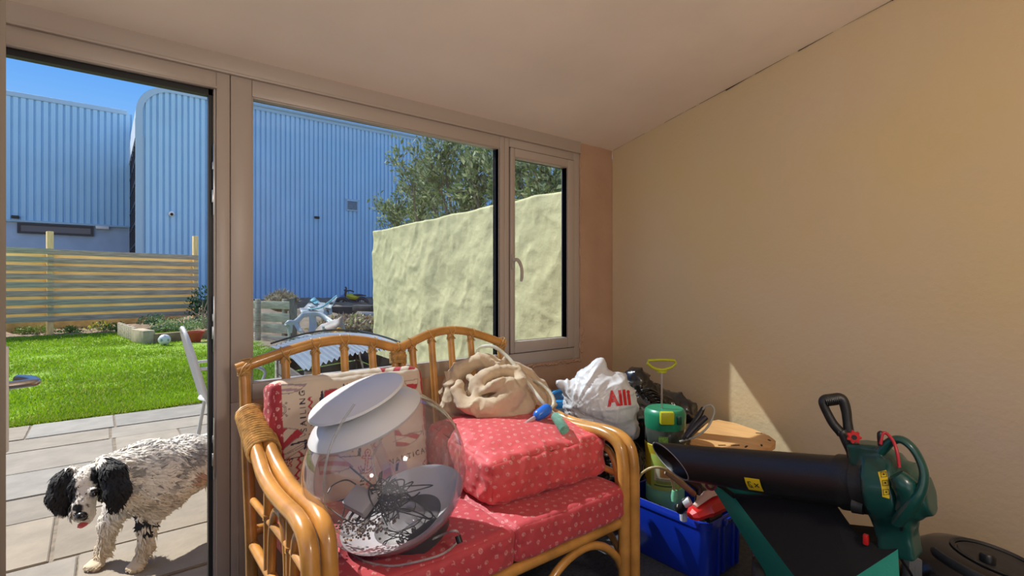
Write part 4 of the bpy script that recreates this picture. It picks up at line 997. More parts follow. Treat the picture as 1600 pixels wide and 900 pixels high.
# ------------------------------------------------------------------ crumpled dust sheet on the loose cushion
M_cloth = mat('beige_calico', (.58, .44, .29), .85, var=.08, vscale=12, bump=.25, bscale=260, sheen=.2)
SB = 2.42
def C(px, py, ds=0.): return npv(P(px, py, SB+ds))
rolls = [  # folded rolls of cloth: (points, radius)
    ([C(722, 640, -.02), C(706, 610, 0), C(712, 585, .02), C(735, 568, .05), C(762, 562, .06), C(782, 572, .04)], [.022, .034, .036, .034, .032, .022]),
    ([C(712, 612, -.12), C(730, 634, -.17), C(765, 636, -.19), C(795, 618, -.17), C(812, 598, -.10), C(806, 580, -.03)], [.02, .034, .040, .038, .034, .022]),
    ([C(738, 612, -.10), C(752, 592, -.11), C(776, 580, -.08), C(800, 582, -.04), C(822, 600, 0), C(832, 622, .02)], [.02, .030, .030, .032, .034, .026]),
    ([C(756, 610, -.16), C(776, 600, -.16), C(794, 602, -.15), C(800, 616, -.15)], [.016, .026, .026, .016]),
    ([C(735, 590, -.06), C(748, 604, -.12), C(742, 622, -.15)], [.016, .026, .018]),
    ([C(700, 618, -.04), C(703, 642, -.06), C(715, 662, -.06), C(728, 668, -.06)], [.024, .038, .038, .026]),
    ([C(770, 640, -.17), C(790, 650, -.17), C(803, 656, -.16), C(822, 640, -.12), C(830, 618, -.06)], [.024, .036, .030, .034, .026]),
    ([C(797, 600, -.14), C(815, 610, -.09), C(834, 620, -.04)], [.012, .017, .020]),
    ([C(797, 602, -.15), C(812, 622, -.12), C(826, 642, -.08)], [.012, .018, .022]),
    ([C(796, 604, -.16), C(802, 630, -.16), C(806, 655, -.14)], [.012, .018, .022]),
    ([C(716, 600, -.10), C(726, 630, -.16), C(756, 643, -.20), C(790, 640, -.20), C(812, 622, -.15)], [.012, .016, .016, .016, .012]),
    ([C(745, 645, -.14), C(750, 662, -.12), C(742, 672, -.1)], [.024, .028, .022]),
    ([C(836, 612, .0), C(850, 625, .04), C(862, 634, .06)], [.03, .03, .02]),
    ([C(790, 566, .04), C(816, 578, .06), C(842, 600, .08), C(862, 622, .08)], [.016, .026, .03, .02]),
]
rolls = [([npv(v) for v in catmull(p, 3)], r) for p, r in rolls]
core = [(C(760, 622, .02), (.17, .12, .085)), (C(715, 640, .02), (.07, .09, .07)), (C(822, 622, .08), (.09, .08, .06))]
def cloth_sdf(p):
    d = np.full(p.shape[:-1], 9.)
    for c, r in core: d = smin(d, sd_ell(p, c, r), .03)
    for pts, r in rolls:
        m = len(pts); rr = [float(np.interp(i/(m-1)*(len(r)-1), range(len(r)), r)) for i in range(m)]
        e = np.full(p.shape[:-1], 9.)
        for i in range(m-1): e = np.minimum(e, sd_cap(p, pts[i], pts[i+1], rr[i], rr[i+1]))
        d = smin(d, e, .026)
    return np.maximum(d, .615-p[..., 2])
lo = npv(P(660, 690, SB))*0; 
mb, V, Q = sdf_mesh(cloth_sdf, (1.10, 1.60, .60), (1.82, 2.14, .99), .0075, lambda v: -.004+.012*crease(v*[1, 1, 1.4], 8, 3, 7)+.007*crease(v*[1.3, 1, .8], 15, 9, 7)+.003*crease(v, 30, 12, 5)+.004*fbm(v, 7, 2, 1), 2)
# loose hanging edge
for a_, b_, c_, d_ in ((C(694, 580, .0), C(716, 578, .0), C(722, 618, -.06), C(700, 628, -.04)), (C(684, 612, .04), C(702, 585, .04), C(704, 630, .0), C(690, 625, .0))):
    n = 8; v = []; f = []
    for i in range(n+1):
        for j in range(n+1):
            u, w_ = i/n, j/n; q = (a_*(1-u)+b_*u)*(1-w_)+(d_*(1-u)+c_*u)*w_; q = q+np.array([0, -.012, 0])*math.sin(u*6+w_*2); v.append(q)
    for i in range(n):
        for j in range(n): k = i*(n+1)+j; f.append((k, k+n+1, k+n+2, k+1))
    mb.add(v, f)
o = mb.build('dust_sheet', M_cloth, off=(1.42, 1.9, .62), angle=180); tag(o, 'bundled beige cotton dust sheet heaped against the back of the sofa', 'cloth')
# darker throw under it
mb = MB(); 
mb, V, Q = sdf_mesh(lambda p: np.minimum(sd_ell(p, C(822, 655, .06), (.10, .06, .055)), sd_ell(p, C(735, 668, .02), (.08, .06, .05))), (1.2, 1.7, .5), (1.8, 2.2, .85), .012, lambda v: .012*ridge(v, 20, 5), 1)
tag(mb.build('dark_throw', mat('dark_brown_cloth', (.05, .028, .024), .9, var=.3, vscale=30), off=(1.45, 1.95, .55), angle=180), 'dark brown cloth squashed under the beige dust sheet', 'cloth')
# ------------------------------------------------------------------ siphon hose with blue bulb
M_hose = glass('milky_hose', (.86, .85, .76), .9, haze=.62, haze_col=(.85, .83, .72))
M_blue = mat('bright_blue_plastic', (.01, .14, .62), .3, coat=.3)
M_mint = glass('mint_clear_tube', (.45, .80, .68), .8, haze=.30, haze_col=(.45, .82, .68))
sh = thing('siphon_pump', P(848, 645, 2.2), 'clear siphon hose with blue squeeze bulb and mint tube draped over the dust sheet', 'siphon')
def sc(pts, r, m, nm, n=12, sm=7, par=None):
    mb = MB(); mb.tube([P(*q) for q in pts], r, n, smooth=sm); return mb.build(nm, m, par)
sc([(744, 560, 2.50), (747, 546, 2.50), (757, 541, 2.48), (772, 542, 2.45), (790, 555, 2.42), (808, 575, 2.38), (826, 600, 2.32), (845, 625, 2.26), (858, 640, 2.24), (866, 648, 2.22)], .0088, M_hose, 'hose', par=sh)
sc([(822, 592, 2.48), (838, 596, 2.46), (855, 608, 2.43), (864, 622, 2.38), (864, 634, 2.33), (856, 640, 2.27)], .0075, M_hose, 'hose', par=sh)
d_ = (P(838, 652, 2.18)-P(862, 636, 2.22)); b0 = P(860, 636, 2.22)
mb = MB(); mb.tube([b0, b0+d_*.12, b0+d_*.3, b0+d_*.6, b0+d_*.85, b0+d_*1.0, b0+d_*1.02], [.012, .022, .0255, .025, .022, .014, .004], 20, smooth=3); mb.build('squeeze_bulb', M_blue, sh)
sc([(836, 652, 2.18), (822, 661, 2.15), (811, 669, 2.13)], [.0085, .008, .0075], glass('milky_spout', (.8, .74, .74), .8, haze=.45, haze_col=(.75, .62, .62)), 'spout', par=sh)
mb = MB(); a_, b_ = P(868, 650, 2.16), P(882, 672, 2.08); mb.tube([a_, a_.lerp(b_, .05), b_], [.020, .0215, .0215], 20); mb.build('gravel_tube', M_mint, sh)
# ------------------------------------------------------------------ tub with blue lid, grey fabric bits
tub = P(870, 620, 2.86); tx, ty = tub.x-.03, tub.y+.03
bt_ = thing('storage_tub', (tx, ty, 0), 'tall pale storage tub with a bright blue lid behind the sofa arm', 'tub')
mb = MB(); mb.lathe([(.12, 0), (.135, .56), (.138, .60), (.13, .60)], 32, Matrix.Translation((tx, ty, 0))); mb.build('tub_body', mat('pale_tub_plastic', (.32, .36, .42), .4), bt_)
mb = MB(); mb.lathe([(.142, .585), (.150, .60), (.150, .622), (.135, .628), (.12, .618), (.01, .618)], 40, Matrix.Translation((tx, ty, 0))); mb.tube([(tx-.10, ty-.06, .625), (tx-.04, ty-.10, .668), (tx+.05, ty-.1, .668), (tx+.1, ty-.05, .625)], .008, 8, smooth=5); mb.build('tub_lid', mat('cyan_blue_plastic', (.02, .26, .62), .35), bt_)
# ------------------------------------------------------------------ black bin bag and white carrier bag
M_bin = mat('black_bin_liner', (.006, .006, .007), .22, spec=.6, coat=.3)
def bin_sdf(p):
    d = sd_ell(p, (2.20, 1.88, .21), (.24, .24, .235)); d = smin(d, sd_ell(p, (2.36, 1.80, .50), (.20, .19, .19)), .06); d = smin(d, sd_cap(p, (2.34, 1.80, .6), (2.30, 1.78, .735), .12, .05), .05)
    d = smin(d, sd_cap(p, (2.40, 1.78, .60), (2.51, 1.62, .55), .07, .05), .04)
    return np.maximum(d, .004-p[..., 2])
mb, V, Q = sdf_mesh(bin_sdf, (1.9, 1.4, -.02), (2.70, 2.2, .85), .013, lambda v: .012*ridge(v*[1, 1, .7], 9, 2)+.022*crease(v*[1, 1, .7], 13, 7, 6)+.012*crease(v, 28, 8, 6), 1)
v = np.array(mb.v); v[:, 2] = np.maximum(v[:, 2], .002); v[:, 0] = np.minimum(v[:, 0], 2.70); mb.v = [tuple(q) for q in v]
for k in range(7):
    a = P(1000+4*k, 610+5*k, 2.72); mb.tube([a, a+Vector((.03, -.03, .012)), a+Vector((.075, -.05, -.012)), a+Vector((.10, -.06, -.03))], [.010, .016, .016, .008], 8, smooth=4, sq=(1, .4))
tag(mb.build('bin_bag', M_bin, off=(2.25, 1.85, 0), angle=180), 'full shiny black bin bag in the corner behind the carrier bag', 'bag')
M_carr = mat('white_polythene', (.74, .74, .76), .4, trans=.15, coat=.15)
M_ink = mat('red_print', (.60, .012, .02), .4)
bc = P(930, 632, 2.62)
u_ = Vector((C7, -S7, 0)); dv = Vector((S7, C7, 0))
def bg(px, py, ds=0): return npv(P(px, py, 2.62+ds))
RB = np.array([[u_.x, dv.x, 0], [u_.y, dv.y, 0], [0, 0, 1]])
def bag_sdf(p):
    d = sd_ell(p, bg(938, 632), (.18, .14, .165), RB)
    d = smin(d, sd_cap(p, bg(925, 592), bg(932, 572), .07, .035), .05)
    d = smin(d, sd_cap(p, bg(905, 615, -.02), bg(877, 598, -.02), .06, .012), .035)
    d = smin(d, sd_cap(p, bg(962, 655, -.01), bg(985, 672), .07, .04), .05)
    d = smin(d, sd_cap(p, bg(930, 660, -.02), bg(905, 668), .06, .035), .05)
    d = smin(d, sd_cap(p, bg(960, 600, 0), bg(966, 592, .02), .06, .03), .05)
    return d
def bag_disp(v):
    q = (v-bg(938, 632))@RB; a = np.arctan2(q[:, 2], q[:, 0]+.15)
    s = np.stack([a*.9, np.hypot(q[:, 0], q[:, 2])*.6, q[:, 1]*.6], 1)
    return .006*ridge(s, 6, 3)+.012*crease(s, 7, 8, 7)+.007*crease(v*[1, 1, .7], 15, 5, 7)+.0035*crease(v, 34, 6, 5)
mb, V, Q = sdf_mesh(bag_sdf, (bc-Vector((.36, .40, .3))), (bc+Vector((.36, .40, .3))), .008, bag_disp, 1)
mb.tube([P(880, 598, 2.6), P(884, 612, 2.57), P(895, 628, 2.54), P(905, 641, 2.52), P(914, 648, 2.5)], [.003, .005, .005, .005, .003], 8, smooth=6)
tree = BVHTree.FromPolygons([Vector(q) for q in mb.v], [tuple(q) for q in mb.f])
tv, tt = text_tris('Alli', 1.0, 4, .045, 1.08)
tv = (tv-tv.min(0))/(tv.max(0)-tv.min(0))
sub = []
def split(a, b, c, k):
    if k == 0: sub.append((a, b, c)); return
    ab, bc_, ca = (a+b)/2, (b+c)/2, (c+a)/2
    for t in ((a, ab, ca), (ab, b, bc_), (ca, bc_, c), (ab, bc_, ca)): split(*t, k-1)
for t in tt: split(tv[t[0]], tv[t[1]], tv[t[2]], 3)
for t in sub:
    pv = []
    for q in t:
        px = 946+q[0]*37+(1-q[1])*3-q[0]*0; py = 636-q[0]*3-q[1]*25
        hz = Vector((0, 0, CAMZ)); dq = (P(px, py, 1)-hz).normalized(); h, nrm, _, _ = tree.ray_cast(hz, dq)
        if h is None: break
        nrm = nrm if nrm.dot(dv) < 0 else -nrm
        pv.append(h+nrm*.003)
    if len(pv) == 3: mb.add(pv, [(0, 1, 2)], 1)
tag(mb.build('carrier_bag', [M_carr, M_ink], off=(bc.x, bc.y, bc.z-.18), angle=180, weld='keep'), 'crumpled white carrier bag with red letters Alli behind the sofa arm', 'bag')
# small clear bottle and crumpled film at the arm
mb = MB(); a_ = P(893, 662, 2.35); mb.tube([a_, a_+u_*.05, a_+u_*.10], [.02, .025, .018], 12, smooth=4); tag(mb.build('clear_wrapper', glass('grey_film', (.6, .6, .62), .9, haze=.4, haze_col=(.45, .42, .42)), off=a_), 'small clear plastic wrapper lying by the mint tube behind the sofa arm', 'wrapper')
# ------------------------------------------------------------------ blue crate
CRX0, CRX1, CRY0, CRY1, CRH = 1.935, 2.255, 1.135, 1.60, .262
M_crate = mat('royal_blue_plastic', (.006, .030, .36), .28, bump=.04, bscale=160, coat=.25)
cr = thing('storage_crate', ((CRX0+CRX1)/2, (CRY0+CRY1)/2, 0), 'open royal blue plastic storage crate full of tools on the dark floor', 'crate')
CRM_ = Matrix.Translation(((CRX0+CRX1)/2, (CRY0+CRY1)/2, 0))
def rrect(hx, hy, r, n=5):
    out = []
    for cx_, cy_, a0 in ((hx-r, hy-r, 0), (-hx+r, hy-r, PI/2), (-hx+r, -hy+r, PI), (hx-r, -hy+r, 3*PI/2)):
        for k in range(n+1): a = a0+PI/2*k/n; out.append((cx_+r*math.cos(a), cy_+r*math.sin(a)))
    return out
hx, hy = (CRX1-CRX0)/2, (CRY1-CRY0)/2
mb = MB(); ringsp = [(.90, 0, .03), (.945, .012, .04), (.975, .20, .04), (.978, .225, .04), (1.0, .228, .045), (1.0, .258, .045), (.985, .262, .045), (.955, .258, .04), (.945, .22, .04), (.91, .02, .03)]
v = []; f = []; N = None
for sc_, z, r in ringsp:
    ring = rrect(hx-(1-sc_)*.22, hy-(1-sc_)*.22, r); N = len(ring); v += [(x, y, z) for x, y in ring]
for i in range(len(ringsp)-1):
    for k in range(N): f.append((i*N+k, i*N+(k+1) % N, (i+1)*N+(k+1) % N, (i+1)*N+k))
f.append(tuple(range(N-1, -1, -1))); f.append(tuple((len(ringsp)-1)*N+k for k in range(N)))
mb.add(v, f, 0, CRM_)
for x in (-.07, -.03, .05, .09): mb.box((x, -hy+.006, .12), (.012, .014, .2), .003, M=CRM_)
mb.build('crate_body', M_crate, cr)
mb = MB(); mb.box((.02, -hy-.004, .236), (.12, .016, .03), .006, M=CRM_); mb.build('crate_handle', M_crate, cr)
mb = MB(); mb.box((.02, -hy-.012, .238), (.07, .006, .014), .002, M=CRM_); mb.build('handle_slot', mat('dark_blue_plastic', (.004, .012, .08), .4), cr)
# ------------------------------------------------------------------ pressure sprayer
M_green = mat('sprayer_green', (.012, .20, .10), .35, coat=.15); M_lime = mat('lime_plastic', (.42, .43, .01), .4); M_lgreen = mat('pale_green_plastic', (.20, .56, .34), .4)
SPS = 2.44; KS = SPS/2.33
sp = P(1039, 700, SPS); sx, sy = sp.x, sp.y
spm = Matrix.Translation((sx, sy, 0))
def zz(py): return CAMZ-(py-HY)/F*SPS
ps = thing('pressure_sprayer', (sx, sy, .15), 'green and yellow pump pressure sprayer with lime T-handle standing in the crate', 'sprayer')
mb = MB(); mb.lathe([(.055, .05), (.075, .06), (.085, zz(782)), (.085, zz(756)), (.08, zz(754))], 40, spm@Matrix.Diagonal((KS, KS, 1, 1))); mb.build('sprayer_base', M_lgreen, ps)
mb = MB(); mb.lathe([(.080, zz(756)), (.086, zz(745)), (.086, zz(705)), (.088, zz(702)), (.090, zz(690)), (.086, zz(689))], 40, spm@Matrix.Diagonal((KS, KS, 1, 1)), cap=False); mb.build('sprayer_tank', mat('yellow_tank_plastic', (.62, .48, .03), .35, trans=.25), ps)
mb = MB(); mb.lathe([(.086, zz(690)), (.0885, zz(688)), (.0885, zz(666)), (.086, zz(664))], 40, spm@Matrix.Diagonal((KS, KS, 1, 1)), cap=False); mb.build('tank_window', mat('dark_clear_plastic', (.05, .06, .05), .12, var=.4, vscale=16), ps)
mb = MB(); mb.lathe([(.087, zz(668)), (.090, zz(664)), (.092, zz(645)), (.088, zz(640)), (.078, zz(637)), (.03, zz(638)), (.001, zz(638))], 48, spm@Matrix.Diagonal((KS, KS, 1, 1)))
mb.build('sprayer_cap', M_green, ps)
mb = MB(); q = P(1042, 640, 2.345); mb.box((q.x, q.y, zz(645)), (.062, .03, .058), .006, rz=-.7); mb.build('cap_latch', M_lime, ps)
q = P(1061, 648, 2.350); mb = MB(); mb.box((q.x, q.y, zz(649)), (.022, .02, .04), .004, rz=-.7); mb.build('cap_notch', mat('dark_green_plastic', (.004, .05, .03), .4), ps)
hx_, hy_ = P(1034, 600, SPS).x, P(1034, 600, SPS).y
mb = MB(); mb.tube([(hx_, hy_, zz(640)), (hx_, hy_, zz(578))], .0045, 10); mb.build('pump_rod', M_steel, ps)
mb = MB(); hp = [P(1013, 563, SPS), P(1034, 562, SPS), P(1054, 563, SPS), P(1056, 568, SPS), P(1049, 574, SPS), P(1040, 577, SPS), P(1034, 578, SPS), P(1027, 577, SPS), P(1019, 574, SPS), P(1012, 568, SPS)]
mb.tube(hp, .0068, 10, closed=True); mb.lathe([(.012, -.008), (.022, -.006), (.022, .003), (.010, .006)], 20, Matrix.Translation((hx_, hy_, zz(580)))); mb.build('pump_handle', M_lime, ps)
mb = MB()
lab = []
fa = math.atan2(-S7, 1)
def cyl_patch(mb, r, a0, a1, z0, z1, n=12, mi=0):
    v = []; f = []
    for i in range(n+1):
        a = a0+(a1-a0)*i/n; v += [(r*math.cos(a), r*math.sin(a), z0), (r*math.cos(a), r*math.sin(a), z1)]
    for i in range(n): f.append((2*i, 2*i+2, 2*i+3, 2*i+1))
    mb.add(v, f, mi, spm@Matrix.Diagonal((KS, KS, 1, 1)))
af = math.atan2(-sp.y, -sp.x)
cyl_patch(mb, .0873, af-.75, af+.75, zz(756), zz(702)); cyl_patch(mb, .0876, af-.55, af+.50, zz(742), zz(720), mi=1); cyl_patch(mb, .0878, af-.25, af+.45, zz(736), zz(722), mi=2); cyl_patch(mb, .0878, af-.55, af+.50, zz(750), zz(748), mi=3); cyl_patch(mb, .0900, af-.3, af+.15, zz(688), zz(674), mi=4)
for k in range(4): cyl_patch(mb, .0879, af-.45, af+.3, zz(739.5+k*2.0), zz(738.7+k*2.0), mi=3)
mb.build('sprayer_label', [mat('label_yellow_green', (.38, .50, .10), .45), mat('label_cream', (.62, .60, .42), .5), mat('label_orange', (.45, .24, .08), .5), mat('label_dark', (.05, .12, .04), .5), mat('label_leaf_green', (.14, .28, .05), .5, var=.5, vscale=120)], ps, weld=False)
sc([(1062, 690, 2.22), (1085, 683, 2.2), (1105, 668, 2.2), (1116, 645, 2.22), (1112, 634, 2.24), (1104, 634, 2.25), (1098, 640, 2.26)], .0045, mat('grey_hose', (.34, .33, .27), .4), 'sprayer_hose', 10, par=ps)
sc([(996, 775, 2.19), (996, 755, 2.17), (1003, 740, 2.15), (1018, 731, 2.13), (1036, 732, 2.12), (1048, 745, 2.13), (1053, 765, 2.15), (1054, 778, 2.17)], .0055, mat('amber_hose', (.45, .34, .16), .35), 'sprayer_hose', 10, par=ps)
mb = MB(); a_ = P(1054, 772, 2.15); mb.lathe([(.013, 0), (.015, .02), (.011, .045)], 16, Matrix.Translation(a_-Vector((0, 0, .03)))); mb.build('hose_fitting', M_lgreen, ps)
ln_ = thing('spray_lance', P(1085, 655, 2.25), 'two black spray lance handles leaning behind the green sprayer', 'lance')
sc([(1068, 688, 2.22), (1080, 668, 2.24), (1092, 650, 2.26), (1099, 637, 2.27)], [.012, .0125, .014, .009], M_black, 'lance_grip', par=ln_)
sc([(1072, 684, 2.18), (1086, 668, 2.2), (1103, 652, 2.22)], [.010, .012, .012], mat('navy_grip', (.012, .014, .03), .4), 'lance_tube', par=ln_)
# ------------------------------------------------------------------ plywood stool
M_ply = mat('golden_plywood', (.60, .33, .13), .42, var=.14, vscale=5, stretch=(6, 1, 1), coat=.1)
st = thing('wooden_stool', (2.45, 1.28, 0), 'golden plywood stool with rounded slotted top beside the right wall', 'stool')
sx_pts = [PZ(1092, 672, .50), PZ(1108, 658, .50), PZ(1122, 655.5, .50), PZ(1150, 661, .50), PZ(1180, 671, .50), PZ(1203, 681, .50), PZ(1212, 688, .50), PZ(1211, 695, .50), PZ(1203, 700, .50), PZ(1186, 702.5, .50), PZ(1160, 701.5, .50), PZ(1130, 699, .50), PZ(1100, 697, .50), PZ(1078, 692, .50), PZ(1080, 683, .50)]
poly = [(min(2.70, p.x), p.y) for p in sx_pts]
mb = MB(); mb.prism(poly[::-1], .022, Matrix.Translation((0, 0, .478)), bev=.003); tp = mb.build('stool_top', M_ply, st)
mb = MB()
for px_, py_, w_, rz in ((1128, 698, .035, -.6), (1149, 698, .04, -.6), (1166, 700, .03, .2), (1190, 698, .025, .5), (1202, 690, .02, .9), (1186, 679, .03, -.9)):
    q = PZ(px_, py_-2, .5); mb.box((q.x, q.y, .5005), (w_, .008, .0025), rz=rz)
mb.build('top_slots', M_crack, tp, smooth=False)
for x, y in ((2.38, 1.30), (2.58, 1.40), (2.50, 1.17)):
    mb = MB(); mb.tube([(x, y, .48), (x+.02*(1 if x > 2.4 else -1), y, 0)], [.016, .012], 12); mb.build('leg', M_ply, st)
# ------------------------------------------------------------------ loose tools in the crate
def blob(name, c, r, m, label, cat, rot=0., tilt=0., bev=.01):
    mb = MB(); mb.box((0, 0, 0), r, bev, M=Matrix.Translation(c)@Matrix.Rotation(rot, 4, 'Z')@Matrix.Rotation(tilt, 4, 'Y'), seg=3); return tag(mb.build(name, m, off=c), label, cat)
M_rd = mat('shiny_red_plastic', (.55, .015, .015), .3)
rt_o = thing('red_tool_case', P(1110, 790, 2.04), 'bright red moulded tool case resting on the crate rim', 'tool case')
a_, b_ = P(1078, 806, 2.02), P(1138, 778, 2.10); d = (b_-a_)
mb = MB(); mb.tube([a_, a_+d*.08, a_+d*.35, a_+d*.40, a_+d*.75, a_+d*.80, b_], [.018, .034, .040, .046, .046, .036, .028], 8, sq=(1.0, .72)); mb.build('case_body', M_rd, rt_o, angle=25)
mb = MB(); mb.tube([a_+d*.12+Vector((0, 0, .03)), a_+d*.5+Vector((0, .01, .045)), b_+Vector((0, .01, .03))], [.012, .024, .018], 8, sq=(1, .5)); mb.build('case_flap', mat('pale_wrapper', (.62, .40, .33), .5), rt_o)
mb = MB(); mb.tube([a_+d*.4+Vector((0, -.005, -.04)), a_+d*.72+Vector((0, -.005, -.038))], .018, 8); mb.build('case_grip', M_black, rt_o)
bo = thing('spray_nozzle_cap', P(1076, 782, 2.1), 'small grey round bottle cap among the tools in the crate', 'bottle')
c = P(1076, 784, 2.08); mb = MB(); mb.lathe([(.018, -.02), (.020, 0), (.019, .008), (.006, .010)], 20, Matrix.Translation(c)@Matrix.Rotation(.5, 4, u_)@Matrix.Rotation(.9, 4, dv)); mb.build('cap', mat('grey_cap', (.45, .47, .48), .35), bo)
mb = MB(); mb.tube([c, c+Vector((.01, .05, -.05))], [.017, .022], 14); mb.build('bottle_body', M_black, bo)
c = P(1068, 802, 2.14); mb = MB(); mb.lathe([(.014, -.03), (.016, -.01), (.017, .006), (.004, .008)], 20, Matrix.Translation(c)); tag(mb.build('lidded_tube', mat('white_cap', (.66, .66, .68), .35), off=c), 'little tube with white lid at the front corner of the crate', 'tube')
tg = thing('garden_shears', P(1065, 745, 2.15), 'dark wooden-handled garden shears poking out of the crate', 'shears')
sc([(1040, 738, 2.12), (1060, 752, 2.14), (1084, 772, 2.18)], [.008, .012, .013], mat('worn_wood_handle', (.28, .17, .09), .6), 'shears_handle', par=tg)
sc([(1056, 738, 2.2), (1078, 752, 2.2), (1100, 768, 2.2)], [.006, .016, .016], M_black, 'shears_blade', par=tg)
sc([(1075, 745, 2.2), (1092, 762, 2.2), (1090, 790, 2.18)], [.016, .018, .016], M_black, 'shears_grip', par=tg)
blob('cardboard_piece', P(1102, 780, 2.16), (.09, .07, .006), mat('torn_cardboard', (.62, .50, .33), .8), 'torn piece of pale cardboard behind the red tool case', 'cardboard', .5, -.5, .001)
blob('folded_leaflet', P(1070, 793, 2.12), (.06, .05, .012), mat('cream_paper', (.6, .52, .38), .8), 'crumpled cream leaflet in front of the sprayer base', 'paper', .3, .4, .002)
mb = MB(); cpts = [P(1158, 752, 2.15), P(1166, 766, 2.15), P(1172, 785, 2.15)]
for k in range(9):
    t = k/8; c = cpts[0].lerp(cpts[2], t); mb.tube([c, c+(cpts[2]-cpts[0])*.10], [.024, .024], 14); mb.tube([c+(cpts[2]-cpts[0])*.03, c+(cpts[2]-cpts[0])*.07], [.029, .029], 14)
mb.tube([cpts[2], Vector((cpts[2].x+.03, cpts[2].y-.02, .004))], .014, 14)
tag(mb.build('ribbed_hose', mat('clear_brown_hose', (.30, .20, .16), .2, spec=.7), off=cpts[2]), 'short ribbed translucent hose standing between crate and wall', 'hose')
sc([(1130, 752, 2.2), (1142, 757, 2.2), (1150, 766, 2.18), (1147, 776, 2.15), (1138, 778, 2.12)], .009, mat('orange_cable', (.60, .12, .02), .4), 'orange_cable')
o = bpy.data.objects['orange_cable']; tag(o, 'loop of orange cable behind the blower bag strap', 'cable')
blob('black_toolbox', Vector((2.10, 1.47, .13)), (.2, .12, .2), M_black, 'black box packed at the back of the crate', 'box', 0, 0, .01)
blob('grey_pouch', Vector((2.15, 1.26, .12)), (.12, .16, .16), mat('dark_grey_pouch', (.03, .03, .035), .6), 'dark grey pouch under the red tool case', 'pouch', .2, 0, .03)
# ================================================================== leaf blower with collecting bag
M_bl = mat('blower_black', (.012, .012, .012), .42, bump=.06, bscale=150); M_teal = mat('dark_teal_plastic', (.004, .055, .045), .32, coat=.2, bump=.03, bscale=160)
M_yl = mat('warning_yellow', (.72, .50, .01), .5)
A0, A1 = P(1040, 719, 2.05), P(1352, 757, 1.50)
ax = (A1-A0).normalized(); LB = (A1-A0).length
bx, by_, bz = frame_from(ax)      # bx horizontal, by_ up-ish
if by_.z < 0: bx, by_ = -bx, -by_
WM = Matrix.Translation(A1)@Matrix(((bx.x, by_.x, ax.x, 0), (bx.y, by_.y, ax.y, 0), (bx.z, by_.z, ax.z, 0), (0, 0, 0, 1)))
def W(x, y, z): return WM@Vector((x, y, z))
WI = WM.inverted()
def WS(px, py, s): return P(px, py, s)
lb = thing('leaf_blower', (1.75, .75, .0), 'black and dark green leaf blower with long tube, collecting bag hanging below', 'leaf blower')
R0, R1 = .067, .076
def ellrings(mb, rings, n=32, shear0=0., mi=0):
    v = []; f = []
    for i, (r, z) in enumerate(rings):
        for k in range(n):
            a = 2*PI*k/n; x, y = r*math.cos(a)*.92, r*math.sin(a); v.append(W(x, y, z-((shear0*(y/R0)-.105*math.cos(a-A_CAM)-.02) if i in SH else 0)))
    for i in range(len(rings)-1):
        for k in range(n): f.append((i*n+k, i*n+(k+1) % n, (i+1)*n+(k+1) % n, (i+1)*n+k))
    mb.add(v, f, mi)
SH = (1, 2, 3)
_vl = WI.to_3x3()@Vector((-.82, -.57, 0)); A_CAM = math.atan2(_vl.y, _vl.x)
mb = MB(); ellrings(mb, [(R0-.009, -LB+.30), (R0-.006, -LB+.003), (R0-.003, -LB), (R0, -LB+.002), (R0*1.005, -LB*.62), (R0*1.02, -LB*.6), (R0*1.04, -LB*.58), (R1*.985, -.07), (R1*1.06, -.062), (R1*1.06, .0)], shear0=.035)
bt0 = mb.build('blower_tube', M_bl, lb)
mb = MB(); mb.tube([W((R0-.003)*math.cos(a)*.92, (R0-.003)*math.sin(a), -LB-(.035*(R0-.003)*math.sin(a)/R0-.105*math.cos(a-A_CAM)-.02)) for a in np.linspace(0, 2*PI, 41)[:-1]], .0030, 6, closed=True); mb.build('tube_lip', mat('dusty_grey_rim', (.30, .28, .26), .6), bt0)
mb = MB(); mb.lathe([(R1*.9, -.02), (R1*1.08, -.015), (R1*1.08, .02), (R1*1.1, .03), (R1*.9, .032)], 36, WM); mb.build('tube_collar', M_bl, lb)
# sticker on tube
def tubepatch(px0, py0, px1, py1, m, n=8):
    return None
mb = MB(); v = []; f = []; n = 8
mid = WI@P(1200, 748, 1.70)
zc_ = -LB+ (P(1201, 748, 1.76)-A0).dot(ax)
vdl = WI.to_3x3()@Vector((-.82, -.57, 0)); a_c = math.atan2(vdl.y, vdl.x)
for i in range(n+1):
    a = a_c-.30-.62*i/n if False else a_c+(.05-.62*i/n)*(1 if math.sin(a_c-.3) < math.sin(a_c) else -1)
    for z in (zc_-.026, zc_+.026): v.append(W(math.cos(a)*R1*1.0*.92, math.sin(a)*R1*1.0, z))
for i in range(n): f.append((2*i, 2*i+2, 2*i+3, 2*i+1))
mb.add(v, f)
st_ = mb.build('tube_sticker', M_yl, lb)
mb = MB()
def stk(t, z): 
    a = a_c+(.05-.62*t)*(1 if math.sin(a_c-.3) < math.sin(a_c) else -1); return W(math.cos(a)*R1*1.012*.92, math.sin(a)*R1*1.012, zc_+z)
mb.tube([stk(.3, -.006), stk(.25, -.012), stk(.4, -.017), stk(.6, -.016), stk(.72, -.010), stk(.55, -.006)], .0012, 5, smooth=4); mb.tube([stk(.25, -.018), stk(.75, -.004)], .001, 5); mb.tube([stk(.35, .004), stk(.62, .018)], .0014, 5); mb.tube([stk(.62, .004), stk(.35, .018)], .0014, 5)
mb.build('sticker_symbols', M_black, st_)
